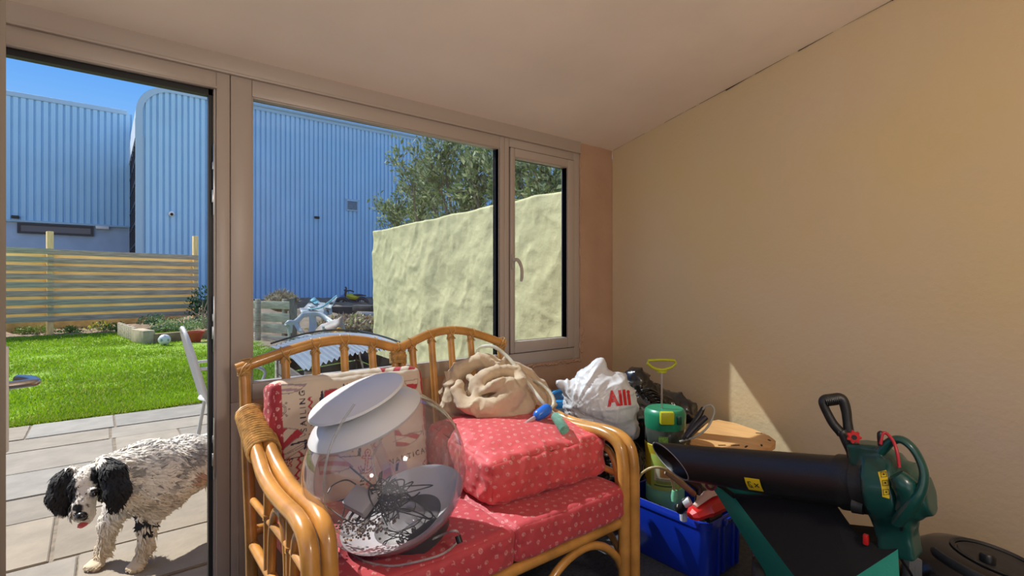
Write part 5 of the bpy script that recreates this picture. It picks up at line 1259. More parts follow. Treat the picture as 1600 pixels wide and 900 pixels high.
# fan housing (volute) + outlet + motor, one moulded green shell
HC = P(1384, 768, 1.46); hz = (WI@HC)
def shell(p):
    q = (p-npv(WM.translation))@np.array(WM.to_3x3())
    x, y, z = q[..., 0], q[..., 1], q[..., 2]
    r = np.hypot(x, y+.0)
    d = np.maximum(r-.094, np.abs(z-.060)-.030); d = smin(d, np.maximum(r-.070, np.abs(z-.068)-.052), .025)
    d = smin(d, np.maximum(np.hypot(x, y+.01)-.046, np.abs(z-.115)-.035), .025)          # motor
    bq = np.maximum(np.maximum(np.abs(x)-.036, np.abs(z-.058)-.036), np.abs(y+.10)-.075); d = smin(d, bq, .025)   # outlet downwards
    bq = np.maximum(np.maximum(np.abs(x+.01)-.034, np.abs(z-.030)-.038), np.abs(y-.092)-.026); d = smin(d, bq, .016)   # top flange
    return d-.006
c0 = npv(W(0, 0, .06))
mb, V, Q = sdf_mesh(shell, c0-.25, c0+.25, .007, None, 3); mb.build('fan_housing', M_teal, lb)
# rear loop handle
def sct(pts, r, m, nm, par, n=12, sq=(1, 1), sm=6):
    mb = MB(); mb.tube([P(*q) for q in pts], r, n, smooth=sm, sq=sq); return mb.build(nm, m, par)
sct([(1376, 706, 1.40), (1392, 690, 1.38), (1408, 687, 1.36), (1424, 698, 1.34), (1437, 718, 1.33), (1444, 742, 1.32), (1440, 764, 1.32), (1428, 784, 1.33), (1414, 802, 1.35), (1402, 816, 1.37)], [.016, .015, .0125, .0115, .0115, .0125, .015, .019, .021, .018], M_teal, 'rear_handle', lb, sq=(1.15, .8))
sct([(1400, 742, 1.36), (1412, 756, 1.35), (1420, 778, 1.35), (1410, 800, 1.36)], [.02, .03, .03, .02], M_teal, 'motor_grille', lb)
sct([(1376, 694, 1.385), (1379, 678, 1.385), (1386, 678, 1.38), (1396, 690, 1.36), (1402, 708, 1.345), (1405, 730, 1.34)], .0042, mat('red_wire', (.42, .02, .03), .4), 'cord_hook', lb)
sct([(1376, 696, 1.39), (1375, 678, 1.39), (1380, 676, 1.39)], [.007, .007, .003], M_black, 'hook_post', lb)
# front handle
fh = []
sct([(1340, 716, 1.52), (1334, 703, 1.53), (1325, 688, 1.54), (1316, 672, 1.55)], [.032, .027, .023, .019], M_bl, 'handle_arm', lb, sq=(1, .75))
lp = [(1314, 676, 1.55), (1302, 662, 1.56), (1292, 644, 1.57), (1286, 630, 1.575), (1289, 624, 1.575), (1300, 623, 1.57), (1312, 622, 1.565), (1318, 628, 1.56), (1322, 642, 1.555), (1324, 658, 1.55), (1326, 674, 1.545)]
sct(lp, [.014, .013, .0125, .0125, .014, .0155, .0155, .015, .014, .013, .014], M_bl, 'front_handle', lb)
mb = MB(); a_, b_ = P(1286, 627, 1.575), P(1312, 623, 1.565)
for k in range(8):
    t = k/7; c = a_.lerp(b_, .12+.76*t); mb.tube([c-(b_-a_)*.03, c+(b_-a_)*.03], .0175, 14)
mb.build('grip_ribs', M_bl, bpy.data.objects['front_handle'])
mb = MB(); mb.tube([P(1308, 676, 1.55), P(1327, 675, 1.545)], .011, 10); mb.build('handle_bridge', M_bl, lb)
kc = P(1334, 682, 1.50); kx = Vector((-.9, -.35, .1)).normalized(); fx, fy, fz = frame_from(kx)
KM = Matrix.Translation(kc)@Matrix(((fx.x, fy.x, fz.x, 0), (fx.y, fy.y, fz.y, 0), (fx.z, fy.z, fz.z, 0), (0, 0, 0, 1)))
mb = MB(); poly = [((.0165+.0032*math.cos(7*t))*math.cos(t), (.0165+.0032*math.cos(7*t))*math.sin(t)) for t in np.linspace(0, 2*PI, 70)[:-1]]; mb.prism(poly, .016, KM, bev=.002); mb.build('clamp_knob', M_rd, lb)
mb = MB(); mb.lathe([(.007, .013), (.007, .0175), (.001, .0175)], 14, KM); mb.build('knob_screw', M_black, bpy.data.objects['clamp_knob'])
# warning label on the housing, straps, outlet clip
lc = [P(1372, 738, 1.385), P(1386, 736, 1.375), P(1391, 762, 1.37), P(1389, 778, 1.372), P(1379, 776, 1.38), P(1379, 758, 1.38)]
trh = BVHTree.FromPolygons([Vector(q) for q in V], [tuple(q) for q in Q])
def on_shell(px, py, off=.002):
    o_ = Vector((0, 0, CAMZ)); d = (P(px, py, 1)-o_).normalized(); h, nn, _, _ = trh.ray_cast(o_, d)
    if h is None: h = P(px, py, 1.4); nn = -d
    if nn.dot(d) > 0: nn = -nn
    return h+nn*off
grid = 10; v = []; f = []
for i in range(grid+1):
    t = i/grid; l_ = (1372+7*math.sin(t*1.5)+0, 738+t*38); r_ = (1385+7*math.sin(t*1.5)-2*t, 735+t*44)
    for j in range(5): w_ = j/4; v.append(on_shell(l_[0]+(r_[0]-l_[0])*w_, l_[1]+(r_[1]-l_[1])*w_))
for i in range(grid):
    for j in range(4): k = i*5+j; f.append((k, k+1, k+6, k+5))
mb = MB(); mb.add(v, f); hl = mb.build('warning_label', M_yl, lb)
mb = MB()
for cy in (742, 755, 769):
    pts = [on_shell(1376+5*math.sin((cy-738)/26)+dx, cy+dy, .0028) for dx, dy in ((0, -4), (8, -4.5), (9, 3), (1, 4))]; mb.tube(pts, .0008, 5, closed=True)
    mb.ball(sum(pts, Vector())/4, .0022, 8, 6)
mb.build('label_symbols', M_black, hl)
def ring(px, py, s, r, m, nm, par, ay=0.):
    c = P(px, py, s); d = (c-Vector((0, 0, CAMZ))).normalized(); x = Vector((d.y, -d.x, 0)).normalized(); y = d.cross(x)
    x = x*math.cos(ay)+d*math.sin(ay); mb = MB(); mb.tube([c+(x*math.cos(t)+y*math.sin(t))*r for t in np.linspace(0, 2*PI, 25)[:-1]], .0052, 8, closed=True); return mb.build(nm, m, par)
M_mar = mat('maroon_ring', (.22, .012, .03), .35)
ring(1111, 757, 1.93, .017, M_mar, 'hanging_ring', lb); ring(1306, 775, 1.62, .015, M_mar, 'hanging_ring', lb, .5)
# ------------------------------------------------------------------ collecting bag
M_bagb = mat('black_bag_mesh', (.006, .006, .006), .9, bump=.2, bscale=300); M_bagg = mat('green_bag_nylon', (.02, .30, .21), .5, bump=.1, bscale=220, trans=.15)
def bl2(a, b, c, d, n=14, w=.006, seed=0):
    v = []; f = []
    for i in range(n+1):
        for j in range(n+1):
            u, t = i/n, j/n; q = npv(a)*(1-u)*(1-t)+npv(b)*u*(1-t)+npv(c)*u*t+npv(d)*(1-u)*t
            k = math.sin(PI*u)*math.sin(PI*t); q = q+np.array([.5, .8, .1])*w*k*float(fbm(q, 9, seed)) *2; v.append(q)
    for i in range(n):
        for j in range(n): k = i*(n+1)+j; f.append((k, k+n+1, k+n+2, k+1))
    return v, f
cb_ = thing('part_holder', (0, 0, 0), 'x', 'x'); bpy.data.objects.remove(cb_)
Aq, Bq = P(1147, 776, 1.92), P(1292, 768, 1.63); Cq, Dq = P(1345, 846, 1.50), P(1403, 858, 1.40)
Eq = P(1408, 950, 1.38); Fq = P(1335, 902, 1.44); Gq = P(1243, 903, 1.58)
back = Vector((.16, .10, 0))
A2, B2 = Aq+Vector((.02, .10, .0)), Bq+back*.6; G2 = P(1192, 903, 1.74)+Vector((.05, .02, 0)); E2 = Eq+back
mb = MB()
mb.add(*bl2(Aq, Bq, Fq, Gq, seed=1), mi=0)
mb.add(*bl2(Bq, Cq, Dq, Fq, 10, seed=2), mi=0)
mb.add(*bl2(Fq, Dq, Eq, P(1335, 960, 1.42), 10, seed=3), mi=1)
mb.add(*bl2(Gq, Fq, P(1335, 960, 1.42), P(1262, 960, 1.55), 8, seed=3), mi=1)
mb.add(*bl2(Aq, Gq, G2, A2, 14, .010, seed=4), mi=1)
mb.add(*bl2(Gq, P(1262, 960, 1.55), P(1215, 960, 1.70)+Vector((.05, .02, 0)), G2, 8, .006, seed=6), mi=1)
mb.add(*bl2(A2, B2, P(1345, 905, 1.6), G2, 10, seed=5), mi=1)
mb.add(*bl2(B2, Cq+back*.6, E2, P(1345, 905, 1.6), 10, seed=7), mi=1)
mb.add(*bl2(Bq, Cq, Cq+back*.6, B2, 8, seed=8), mi=0)
mb.add(*bl2(Dq, Eq, E2, Dq+back*.7, 6, seed=9), mi=1)
mb.add(*bl2(Cq, Dq, Dq+back*.7, Cq+back*.6, 6, seed=9), mi=0)
mb.build('collecting_bag', [M_bagb, M_bagg], lb, weld=False, angle=60)
mb = MB(); mb.tube([P(1112, 752, 1.93), P(1130, 762, 1.92), P(1148, 776, 1.92)], [.007, .008, .009], 8); mb.tube([P(1148, 775, 1.91), P(1180, 777, 1.85), P(1225, 776, 1.75), P(1270, 772, 1.67), P(1300, 763, 1.62)], [.009, .010, .009, .010, .007], 8, smooth=5); mb.build('bag_strap', M_bagb, lb)
mb = MB(); mb.box(P(1353, 843, 1.46), (.014, .014, .03), .004); mb.build('bag_clip', M_rd, lb)
mb = MB(); mb.tube([P(1333, 788, 1.47), P(1350, 793, 1.45)], [.024, .02], 14); mb.build('safety_switch', M_bl, lb)
wc = P(1190, 903, 1.84); mb = MB(); mb.lathe([(.02, -.03), (.062, -.03), (.07, -.02), (.07, .02), (.062, .03), (.02, .03)], 32, Matrix.Translation(wc)@Matrix.Rotation(PI/2, 4, 'X')@Matrix.Rotation(.4, 4, 'Y')); mb.build('wheel', M_bl, lb)
cp = [(1418, 792, 1.33), (1412, 810, 1.36), (1408, 830, 1.40), (1405, 850, 1.45), (1408, 872, 1.50), (1418, 888, 1.55), (1425, 900, 1.6)]
sct(cp, .0042, M_black, 'power_cable', lb)
# ------------------------------------------------------------------ black canister vacuum
VC = Vector((2.235, .365, 0)); M_gloss = mat('glossy_black_plastic', (.006, .007, .010), .22, coat=.15, spec=.4, bump=.02, bscale=30); M_dgrey = mat('dusty_dark_grey', (.018, .020, .024), .5, var=.4, vscale=25)
vc = thing('canister_vacuum', VC, 'glossy black round canister vacuum cleaner at the foot of the right wall', 'vacuum cleaner')
tiltm = Matrix.Translation(VC+Vector((0, 0, .0)))@Matrix.Rotation(math.radians(9), 4, Vector((S7, C7, 0)))@Matrix.Rotation(math.radians(4), 4, Vector((C7, -S7, 0)))@Matrix.Diagonal((1.10, 1.10, .98, 1))
mb = MB(); mb.lathe([(.14, .03), (.20, .05), (.225, .11), (.23, .19), (.222, .26), (.200, .315), (.165, .350), (.120, .368), (.104, .366), (.05, .360), (.001, .360)], 64, tiltm); mb.build('vacuum_body', M_gloss, vc)
mb = MB(); mb.lathe([(.106, .365), (.110, .372), (.103, .376), (.097, .368)], 64, tiltm, cap=False); mb.build('lid_ring', M_dgrey, vc)
mb = MB(); mb.lathe([(.094, .360), (.091, .368), (.05, .372), (.001, .373)], 48, tiltm); mb.build('lid_panel', M_dgrey, vc)
def loc(px, py, s): return P(px, py, s)
mb = MB(); c = tiltm@Vector((-.062, .015, .378)); mb.lathe([(.02, -.012), (.021, .012), (.016, .020), (.001, .021)], 24, Matrix.Translation(c)); mb.build('release_button', M_black, vc)
mb = MB(); pts = [tiltm@Vector((.170*math.cos(a), .170*math.sin(a), .350)) for a in np.linspace(PI*.72, PI*1.12, 14)]; mb.tube(pts, [.008]+[.018]*12+[.008], 10, sq=(.5, 1)); mb.build('carry_handle', M_dgrey, vc)
mb = MB(); pts = [tiltm@Vector((.231*math.cos(a), .231*math.sin(a), .22)) for a in np.linspace(PI*.9, PI*1.75, 30)]; mb.tube(pts, .0035, 6); mb.build('trim_line', M_steel, vc)
c = P(1418, 886, 1.66); mb = MB()
for k in range(4): mb.box(c+Vector((.02*k*C7*.5, -.02*k*S7*.5, -.005*k)), (.014, .03, .09), .004, rz=-.6)
mb.build('side_clip', mat('grey_clip', (.12, .13, .14), .3), vc)
for a in (0, 2*PI/3, 4*PI/3):
    mb = MB(); mb.ball(VC+Vector((.15*math.cos(a), .15*math.sin(a), .028)), .028, 16, 10); mb.build('caster', M_black, vc)
# ================================================================== garden odds and ends
M_wplas = mat('white_garden_plastic', (.48, .48, .46), .45); M_wmetal = mat('white_painted_metal', (.60, .60, .58), .4)
M_pallet = mat('silvered_pallet_wood', (.64, .57, .40), .85, var=.2, vscale=5, stretch=(.5, 1, 6), bump=.3)
# corrugated-roofed low store just outside the window
hq = [Vector((.96, 3.22, .72)), Vector((1.84, 3.52, .74)), Vector((1.95, 4.80, .76)), Vector((1.06, 4.42, .74))]
hu = thing('corrugated_store', (1.4, 4.0, PZ0), 'low timber store with grey corrugated roof sheet right outside the big window', 'store')
M_corr = mat('grey_corrugated_sheet', (.20, .22, .25), .45, var=.15, vscale=3)
mb = MB(); n = 176; v = []; f = []
for i in range(n+1):
    u = i/n; w_ = .010*math.sin(u*2*PI*22)
    for j in range(5):
        t = j/4; q = hq[0].lerp(hq[1], u).lerp(hq[3].lerp(hq[2], u), t); v.append(q+Vector((0, 0, w_+.05*math.sin(PI*u)+.03*math.sin(PI*t))))
for i in range(n):
    for j in range(4): k = i*5+j; f.append((k, k+5, k+6, k+1))
mb.add(v, f); mb.build('roof_sheet', M_corr, hu)
mb = MB()
for a, b in ((hq[3], hq[2]), (hq[2], hq[1])):
    pts = [a.lerp(b, t)+Vector((0, 0, .028+.05*math.sin(PI*t)*(1 if a is hq[3] else .3))) for t in np.linspace(0, 1, 9)]; mb.tube(pts, .008, 8)
mb.build('roof_edging', M_black, hu)
mb = MB(); c = sum(hq, Vector())/4
fl = [c.lerp(q, .88) for q in hq]
for a, b in ((0, 1), (1, 2), (2, 3), (3, 0)):
    A_, B_ = fl[a], fl[b]; d = B_-A_; L = d.xy.length
    for k in range(6):
        z = PZ0+.06+k*.115; mb.box(((A_.x+B_.x)/2, (A_.y+B_.y)/2, z), (L, .02, .105), .004, rz=math.atan2(d.y, d.x))
mb.build('store_boards', mat('dark_stained_boards', (.16, .12, .10), .8, var=.3, vscale=6), hu)
mb = MB()
for q in fl: mb.box((q.x, q.y, (PZ0+.70)/2), (.05, .05, .70-PZ0), .004)
mb.build('store_posts', M_fold, hu)
# white cast metal chair
wc = thing('garden_chair', (.78, 4.5, PZ0), 'white ornate metal garden chair half hidden behind the door jamb', 'chair')
def V3(x, y, z): return Vector((x, y, z))
cx, cy = .77, 4.50
# back plane faces +X, leaning away to -X
def bk(t, h): return V3(.615-.13*(h-.40)/.5, cy+t, PZ0+h)
mb = MB(); mb.tube([bk(-.19, .40), bk(-.20, .6), bk(-.19, .78), bk(-.12, .92), bk(0, .97), bk(.12, .92), bk(.19, .78), bk(.20, .6), bk(.19, .40)], .014, 10, smooth=6); mb.build('back_frame', M_wmetal, wc)
mb = MB()
for t in (-.12, -.06, 0, .06, .12): mb.tube([bk(t*.8, .42), bk(t*1.15, .62), bk(t*.9, .80), bk(t*.6, .93)], .010, 8, smooth=5)
for h in (.52, .66, .80): 
    for t in (-.09, -.03, .03, .09): mb.tube([bk(t+.026*math.cos(a), h+.026*math.sin(a)) for a in np.linspace(0, 2*PI, 15)[:-1]], .006, 6, closed=True)
mb.build('back_lattice', M_wmetal, wc)
mb = MB(); mb.lathe([(.03, .44), (.21, .44), (.225, .45), (.22, .46), (.03, .455)], 36, Matrix.Translation((cx+.02, cy, PZ0-.02))); mb.build('seat', M_wmetal, wc)
for s in (-1, 1):
    mb = MB(); mb.tube([bk(s*.19, .68), V3(.72, cy+s*.23, PZ0+.68), V3(.90, cy+s*.24, PZ0+.67), V3(.98, cy+s*.235, PZ0+.62), V3(.95, cy+s*.22, PZ0+.52), V3(.93, cy+s*.2, PZ0+.44)], .012, 8, smooth=6); mb.build('arm', M_wmetal, wc)
    for x0, x1 in ((.64, .58), (.96, 1.02)):
        mb = MB(); mb.tube([V3(x0, cy+s*.15, PZ0+.44), V3((x0+x1)/2, cy+s*.19, PZ0+.22), V3(x1, cy+s*.22, PZ0)], [.014, .013, .018], 8, smooth=5); mb.build('leg', M_wmetal, wc)
# pallet compost bin
pb = thing('pallet_bin', (2.9, 12.6, -.05), 'silvery wooden pallet compost bin with a heap of dry stalks on top', 'compost bin')
S_ = 11.6
rpb = random.Random(6)
pz = [(471, 483), (489, 503), (505.5, 520), (523, 536)]
for y0, y1 in pz:
    a0, b0 = P(396, y0-1, S_+.5), P(452.5, y0+1, S_); hgt = (y1-y0)/F*S_
    d = b0-a0; a0 = a0-d*.8
    mb = MB(); d = b0-a0; mb.box((a0+b0)/2-Vector((0, 0, hgt/2)), (d.length, .03, hgt), .006, rz=math.atan2(d.y, d.x)); mb.build('slat', M_pallet, pb)
a0, b0 = P(396, 500, S_+.5), P(452.5, 500, S_); ang2 = math.atan2((b0-a0).y, (b0-a0).x)
for px_ in (404, 446):
    q = P(px_, 500, S_+.12); mb = MB(); mb.box((q.x, q.y+.06, .42), (.09, .09, .95), .006, rz=ang2); mb.build('post', M_fold, pb)
mb = MB(); a1_ = P(452.5, 500, S_); b1_ = P(463, 500, S_+1.0); d = b1_-a1_; mb.box(((a1_.x+b1_.x)/2, (a1_.y+b1_.y)/2, .42), (d.length, .04, .98), .005, rz=math.atan2(d.y, d.x)); mb.build('side_board', mat('mossy_board', (.22, .21, .14), .9, var=.3, vscale=7), pb)
hc = P(440, 473, S_+.75)
def straw(name, c, rr, n, size, cols, label, cat, asp=.12, kind='stuff', jit=1., flat=1., base=True):
    q = RNG.normal(size=(n, 3)); q /= np.linalg.norm(q, axis=1)[:, None]; q *= RNG.random((n, 1))**.33; q[:, 2] = np.abs(q[:, 2]); pts = npv(c)+q*np.array(rr)
    Vv, Qq = leaf_cloud(pts, size, up=.2, aspect=asp); mb = MB(); mb.addnp(Vv, Qq)
    cc = np.repeat(np.array(cols)[RNG.integers(0, len(cols), n)]*(.7+.6*RNG.random((n, 1))), 4, 0)
    n0 = len(mb.v)
    if base:
        mb.ball((c.x, c.y, c.z), (rr[0]*.88, rr[1]*.88, rr[2]*.86), 20, 12); cc = np.concatenate([cc, np.tile(np.array(cols).mean(0)*.7, (len(mb.v)-n0, 1))])
    mb.c = np.clip(cc, 0, 1); return tag(mb.build(name, M_leaf, smooth=False, off=c), label, cat, kind=kind)
straw('dry_stalks', hc, (.36, .4, .26), 1500, .13, [(.42, .32, .18), (.52, .42, .25), (.24, .17, .10), (.30, .26, .12)], 'heap of dry straw-coloured stalks on top of the pallet bin', 'stalks')
straw('leaf_pile', PZ(556, 516, .03), (1.15, 1.0, .38), 3800, .13, [(.40, .27, .17), (.50, .34, .22), (.30, .20, .13), (.52, .43, .22), (.36, .38, .13)], 'brown mound of dead leaves beside the cream garden wall', 'leaves', asp=.5)
# white plastic chair full of bags
SC_ = 9.6
pc = thing('plastic_chair', PZ(480, 545, PZ0), 'white plastic garden chair with scrolled arms, loaded with sacks near the pallet bin', 'chair')
def scr(pts, r, m, nm, par, n=10, sq=(1, 1), sm=6):
    mb = MB(); mb.tube([P(*q) for q in pts], r, n, smooth=sm, sq=sq); return mb.build(nm, m, par)
scr([(447, 509, SC_), (452, 504, SC_), (460, 504, SC_+.1), (468, 498, SC_+.3), (474, 492.5, SC_+.45), (488, 490.5, SC_+.5), (500, 491.5, SC_+.5), (512, 499, SC_+.4), (520, 505, SC_+.2)], .035, M_wplas, 'back_rim', pc, sq=(1, 1.4))
scr([(447, 508, SC_), (453, 507, SC_), (455, 512, SC_), (454, 520, SC_)], .03, M_wplas, 'arm', pc, sq=(1.5, .8))
scr([(512, 500, SC_+.4), (516, 506, SC_+.2), (518, 515, SC_+.1), (519, 525, SC_)], .03, M_wplas, 'arm', pc)
for a, b in ((451, 453), (505, 509)):
    mb = MB(); t_ = P(a, 510, SC_); u2 = P(b, 535, SC_); u2.z = PZ0; mb.tube([t_, u2], [.04, .03], 8, sq=(1, .6)); mb.build('leg', M_wplas, pc)
for a, b in ((470, 468), (512, 512)):
    mb = MB(); t_ = P(a, 512, SC_+.45); u2 = P(b, 535, SC_+.5); u2.z = PZ0; mb.tube([t_, u2], [.035, .03], 8, sq=(1, .6)); mb.build('leg', M_wplas, pc)
scr([(462, 505, SC_+.1), (466, 512, SC_+.05), (470, 518, SC_)], .05, M_wplas, 'back_slat', pc, sq=(1, .3))
scr([(468, 499, SC_+.3), (466, 508, SC_+.3), (474, 520, SC_+.2)], .045, M_wplas, 'back_slat', pc, sq=(1, .3))
scr([(488, 492, SC_+.5), (489, 505, SC_+.45), (488, 520, SC_+.3)], .07, M_wplas, 'back_slat', pc, sq=(1, .3))
mb = MB(); q = P(482, 526, SC_+.2); mb.box(q, (.50, .46, .04), .015, rz=-.6); mb.build('seat', M_wplas, pc)
# sheets, sack, jug, low timbers, tub
def sheet(name, corners, m, label, cat, w=.05, seed=0, n=10):
    mb = MB(); v, f = bl2(*[P(*c) for c in corners], n=n, w=w, seed=seed)
    k = len(v); v2 = [q+np.array([.01, .02, -.012]) for q in v]; mb.add(v, f); mb.add(v2, [g[::-1] for g in f])
    o = mb.build(name, m, off=P(*corners[0]), weld=False, angle=180)
    if label: tag(o, label, cat)
    return o
M_tarp = mat('white_tarp', (.44, .44, .42), .5, var=.1, vscale=4); M_turq = mat('turquoise_stripe', (.22, .50, .52), .5)
tp_ = thing('crumpled_tarp', P(500, 490, 11.0), 'crumpled white and turquoise plastic sheets piled behind the plastic chair', 'tarpaulin')
for i, cs in enumerate([((473, 483, 10.8), (484, 471, 11.2), (508, 473, 11.4), (504, 484, 10.9)), ((484, 469, 11.2), (491, 464, 11.4), (500, 472, 11.4), (492, 475, 11.0)), ((506, 480, 10.9), (524, 462, 11.6), (527, 464, 11.5), (517, 482, 10.9)), ((503, 484, 10.8), (518, 478, 11.1), (519, 490, 11.0), (507, 493, 10.7)), ((468, 481, 10.7), (506, 484, 10.8), (505, 494, 10.6), (472, 493, 10.5))]):
    o = sheet('tarp_sheet', cs, M_tarp if i % 2 == 0 or i == 3 else M_turq, None, None, .16, i+3); o.parent = tp_; o.location = Vector(ROOTS[o.name])-ROOTS[tp_.name]
scr([(480, 483, 10.75), (500, 481, 10.7), (514, 472, 10.9), (526, 462, 11.3)], .018, M_turq, 'tarp_hem', tp_)
M_sack = mat('printed_sack', (.40, .22, .12), .6, var=.1, vscale=5, col2=(.36, .34, .31))
def sack_sdf(p):
    d = sd_cap(p, P(500, 523, 9.75), P(527, 517, 9.7), .11, .15); d = smin(d, sd_cap(p, P(529, 510, 9.7), P(535, 494, 9.75), .10, .02), .08); return smin(d, sd_cap(p, P(497, 513, 9.8), P(522, 502, 9.75), .05, .05), .1)
c = P(515, 512, 9.25); mb, V, Q = sdf_mesh(sack_sdf, npv(c)-np.array([.7, .6, .5]), npv(c)+np.array([.7, .6, .5]), .035, lambda v: .02*ridge(v, 5, 3), 1)
z0 = np.array(mb.v)[:, 2]; tag(mb.build('compost_sack', M_sack, off=c, angle=180), 'peach and white printed plastic sack standing at the right of the plastic chair', 'sack')
jg = thing('watering_jug', P(529, 521, 8.9), 'small bright orange plastic watering jug in front of the sack', 'jug')
M_or = mat('bright_orange_plastic', (.80, .34, .01), .4); c = P(530, 521, 8.9)
mb = MB(); mb.lathe([(.06, -.07), (.085, -.05), (.09, .0), (.07, .05), (.05, .06)], 20, Matrix.Translation(c)); mb.build('jug_body', M_or, jg)
scr([(527, 517, 8.9), (527.5, 513.5, 8.9), (531, 513, 8.9), (534, 516.5, 8.9)], .014, M_or, 'jug_handle', jg); scr([(524, 522, 8.9), (520, 519, 8.9), (518.5, 515.5, 8.9)], [.03, .022, .02], M_or, 'jug_spout', jg)
for i, (a, b, z, h_, lb_) in enumerate((((518, 484, 16.5), (556, 483, 16.5), .45, .35, 'dark old timber beam lying in front of the toy motorbike'), ((556, 482, 15.5), (586, 482, 15.0), .40, .18, 'short dark timber beam beside the white tub'))):
    a_, b_ = P(*a), P(*b); mb = MB(); d = b_-a_; mb.box((a_+b_)/2-Vector((0, 0, h_/2-.1)), (d.length, .3, h_), .03, rz=math.atan2(d.y, d.x)); tag(mb.build('timber_beam', mat('dark_timber', (.06, .055, .05), .9, var=.3), off=a_), lb_, 'beam', 'old timbers by the blue wall')
c = PZ(577, 508, .12); tm_ = Matrix.Translation(c); mb = MB()
v = []; f = []; N = None
rr_ = [(.78, 0), (1., .30), (1.06, .30), (1.06, .34), (.96, .34), (.92, .30), (.76, .04)]
for k_, z in rr_:
    r_ = rrect(.26*k_, .20*k_, .05); N = len(r_); v += [(x, y, z) for x, y in r_]
for i in range(len(rr_)-1):
    for k in range(N): f.append((i*N+k, i*N+(k+1) % N, (i+1)*N+(k+1) % N, (i+1)*N+k))
f.append(tuple(range(N-1, -1, -1))); f.append(tuple((len(rr_)-1)*N+k for k in range(N))); mb.add(v, f, 0, tm_)
tag(mb.build('washing_tub', mat('grey_white_tub', (.55, .56, .58), .5), off=c), 'grey-white rectangular plastic tub on the leaf mound by the garden wall', 'tub')
# small dirt bike
M_bike = mat('bike_dark', (.02, .022, .03), .45); M_byel = mat('bike_yellow', (.62, .52, .02), .4)
bk_ = thing('toy_motorbike', P(552, 480, 19.5), 'small yellow and black motorbike parked against the blue metal wall', 'motorbike')
SB_ = 19.5
def disc(px, py, r, nm, m):
    c = P(px, py, SB_); mb = MB(); mb.tube([c+Vector((C7*math.cos(a), -S7*math.cos(a), math.sin(a)))*r for a in np.linspace(0, 2*PI, 33)[:-1]], .07, 8, closed=True); o = mb.build(nm, m, bk_)
    m2 = MB()
    for k in range(6): a = PI*k/6; dd = Vector((C7*math.cos(a), -S7*math.cos(a), math.sin(a)))*r; m2.tube([c-dd, c+dd], .012, 5)
    m2.lathe([(.06, -.05), (.06, .05)], 12, Matrix.Translation(c)@Matrix.Rotation(PI/2, 4, Vector((C7, -S7, 0)))); m2.build('spokes', M_steel, o)
disc(535, 476, .24, 'wheel', M_bike); disc(565, 476, .24, 'wheel', M_bike)
def bt3(pts, r, nm, m, sq=(1, 1)): 
    mb = MB(); mb.tube([P(x, y, SB_) for x, y in pts], r, 8, smooth=4, sq=sq); return mb.build(nm, m, bk_)
bt3([(535, 476), (538, 466), (541, 453)], .045, 'front_fork', M_bike); bt3([(538, 454), (541, 452), (540, 448)], .03, 'handlebar', M_bike); bt3([(541, 455), (547, 454), (553, 456)], .025, 'handlebar_grip', M_bike)
bt3([(542, 462), (548, 463), (556, 465), (561, 464)], [.09, .17, .14, .05], 'fuel_tank', M_byel, (1, .7)); bt3([(552, 461), (562, 461), (572, 462)], [.06, .07, .03], 'bike_seat', M_bike, (1.4, .6)); bt3([(545, 470), (552, 474), (560, 474)], [.12, .16, .1], 'engine', M_bike); bt3([(553, 473), (565, 476)], .04, 'swing_arm', M_bike); bt3([(533, 464), (539, 462)], [.05, .08], 'front_plate', mat('bike_blue', (.12, .22, .5), .4))
# ================================================================== the spaniel on the patio
dog = thing('dog', (.2, 3.0, PZ0), 'white and black speckled spaniel standing on the patio with head lowered', 'dog')
def A_(px, py, s): return npv(P(px, py, s))
GZ = PZ0+.003
pawA, pawB = PZ(152, 886, GZ), PZ(216, 888, GZ)
hpA, hpB = PZ(352, 822, GZ), PZ(392, 800, GZ)
def up(v, z): return np.array([v.x, v.y, GZ+z])
fdir = np.array([-.62, -.78, 0])                       # where the front paws point
SK = [
 (A_(240, 742, 2.43), .128, A_(285, 727, 2.58), .128), (A_(285, 727, 2.58), .126, A_(330, 714, 2.76), .104), (A_(330, 714, 2.76), .104, A_(378, 712, 2.98), .112),
 (A_(222, 766, 2.37), .088, A_(250, 762, 2.45), .11), (A_(225, 726, 2.42), .105, A_(168, 742, 2.24), .072), (A_(215, 748, 2.36), .10, A_(165, 752, 2.22), .066),
]
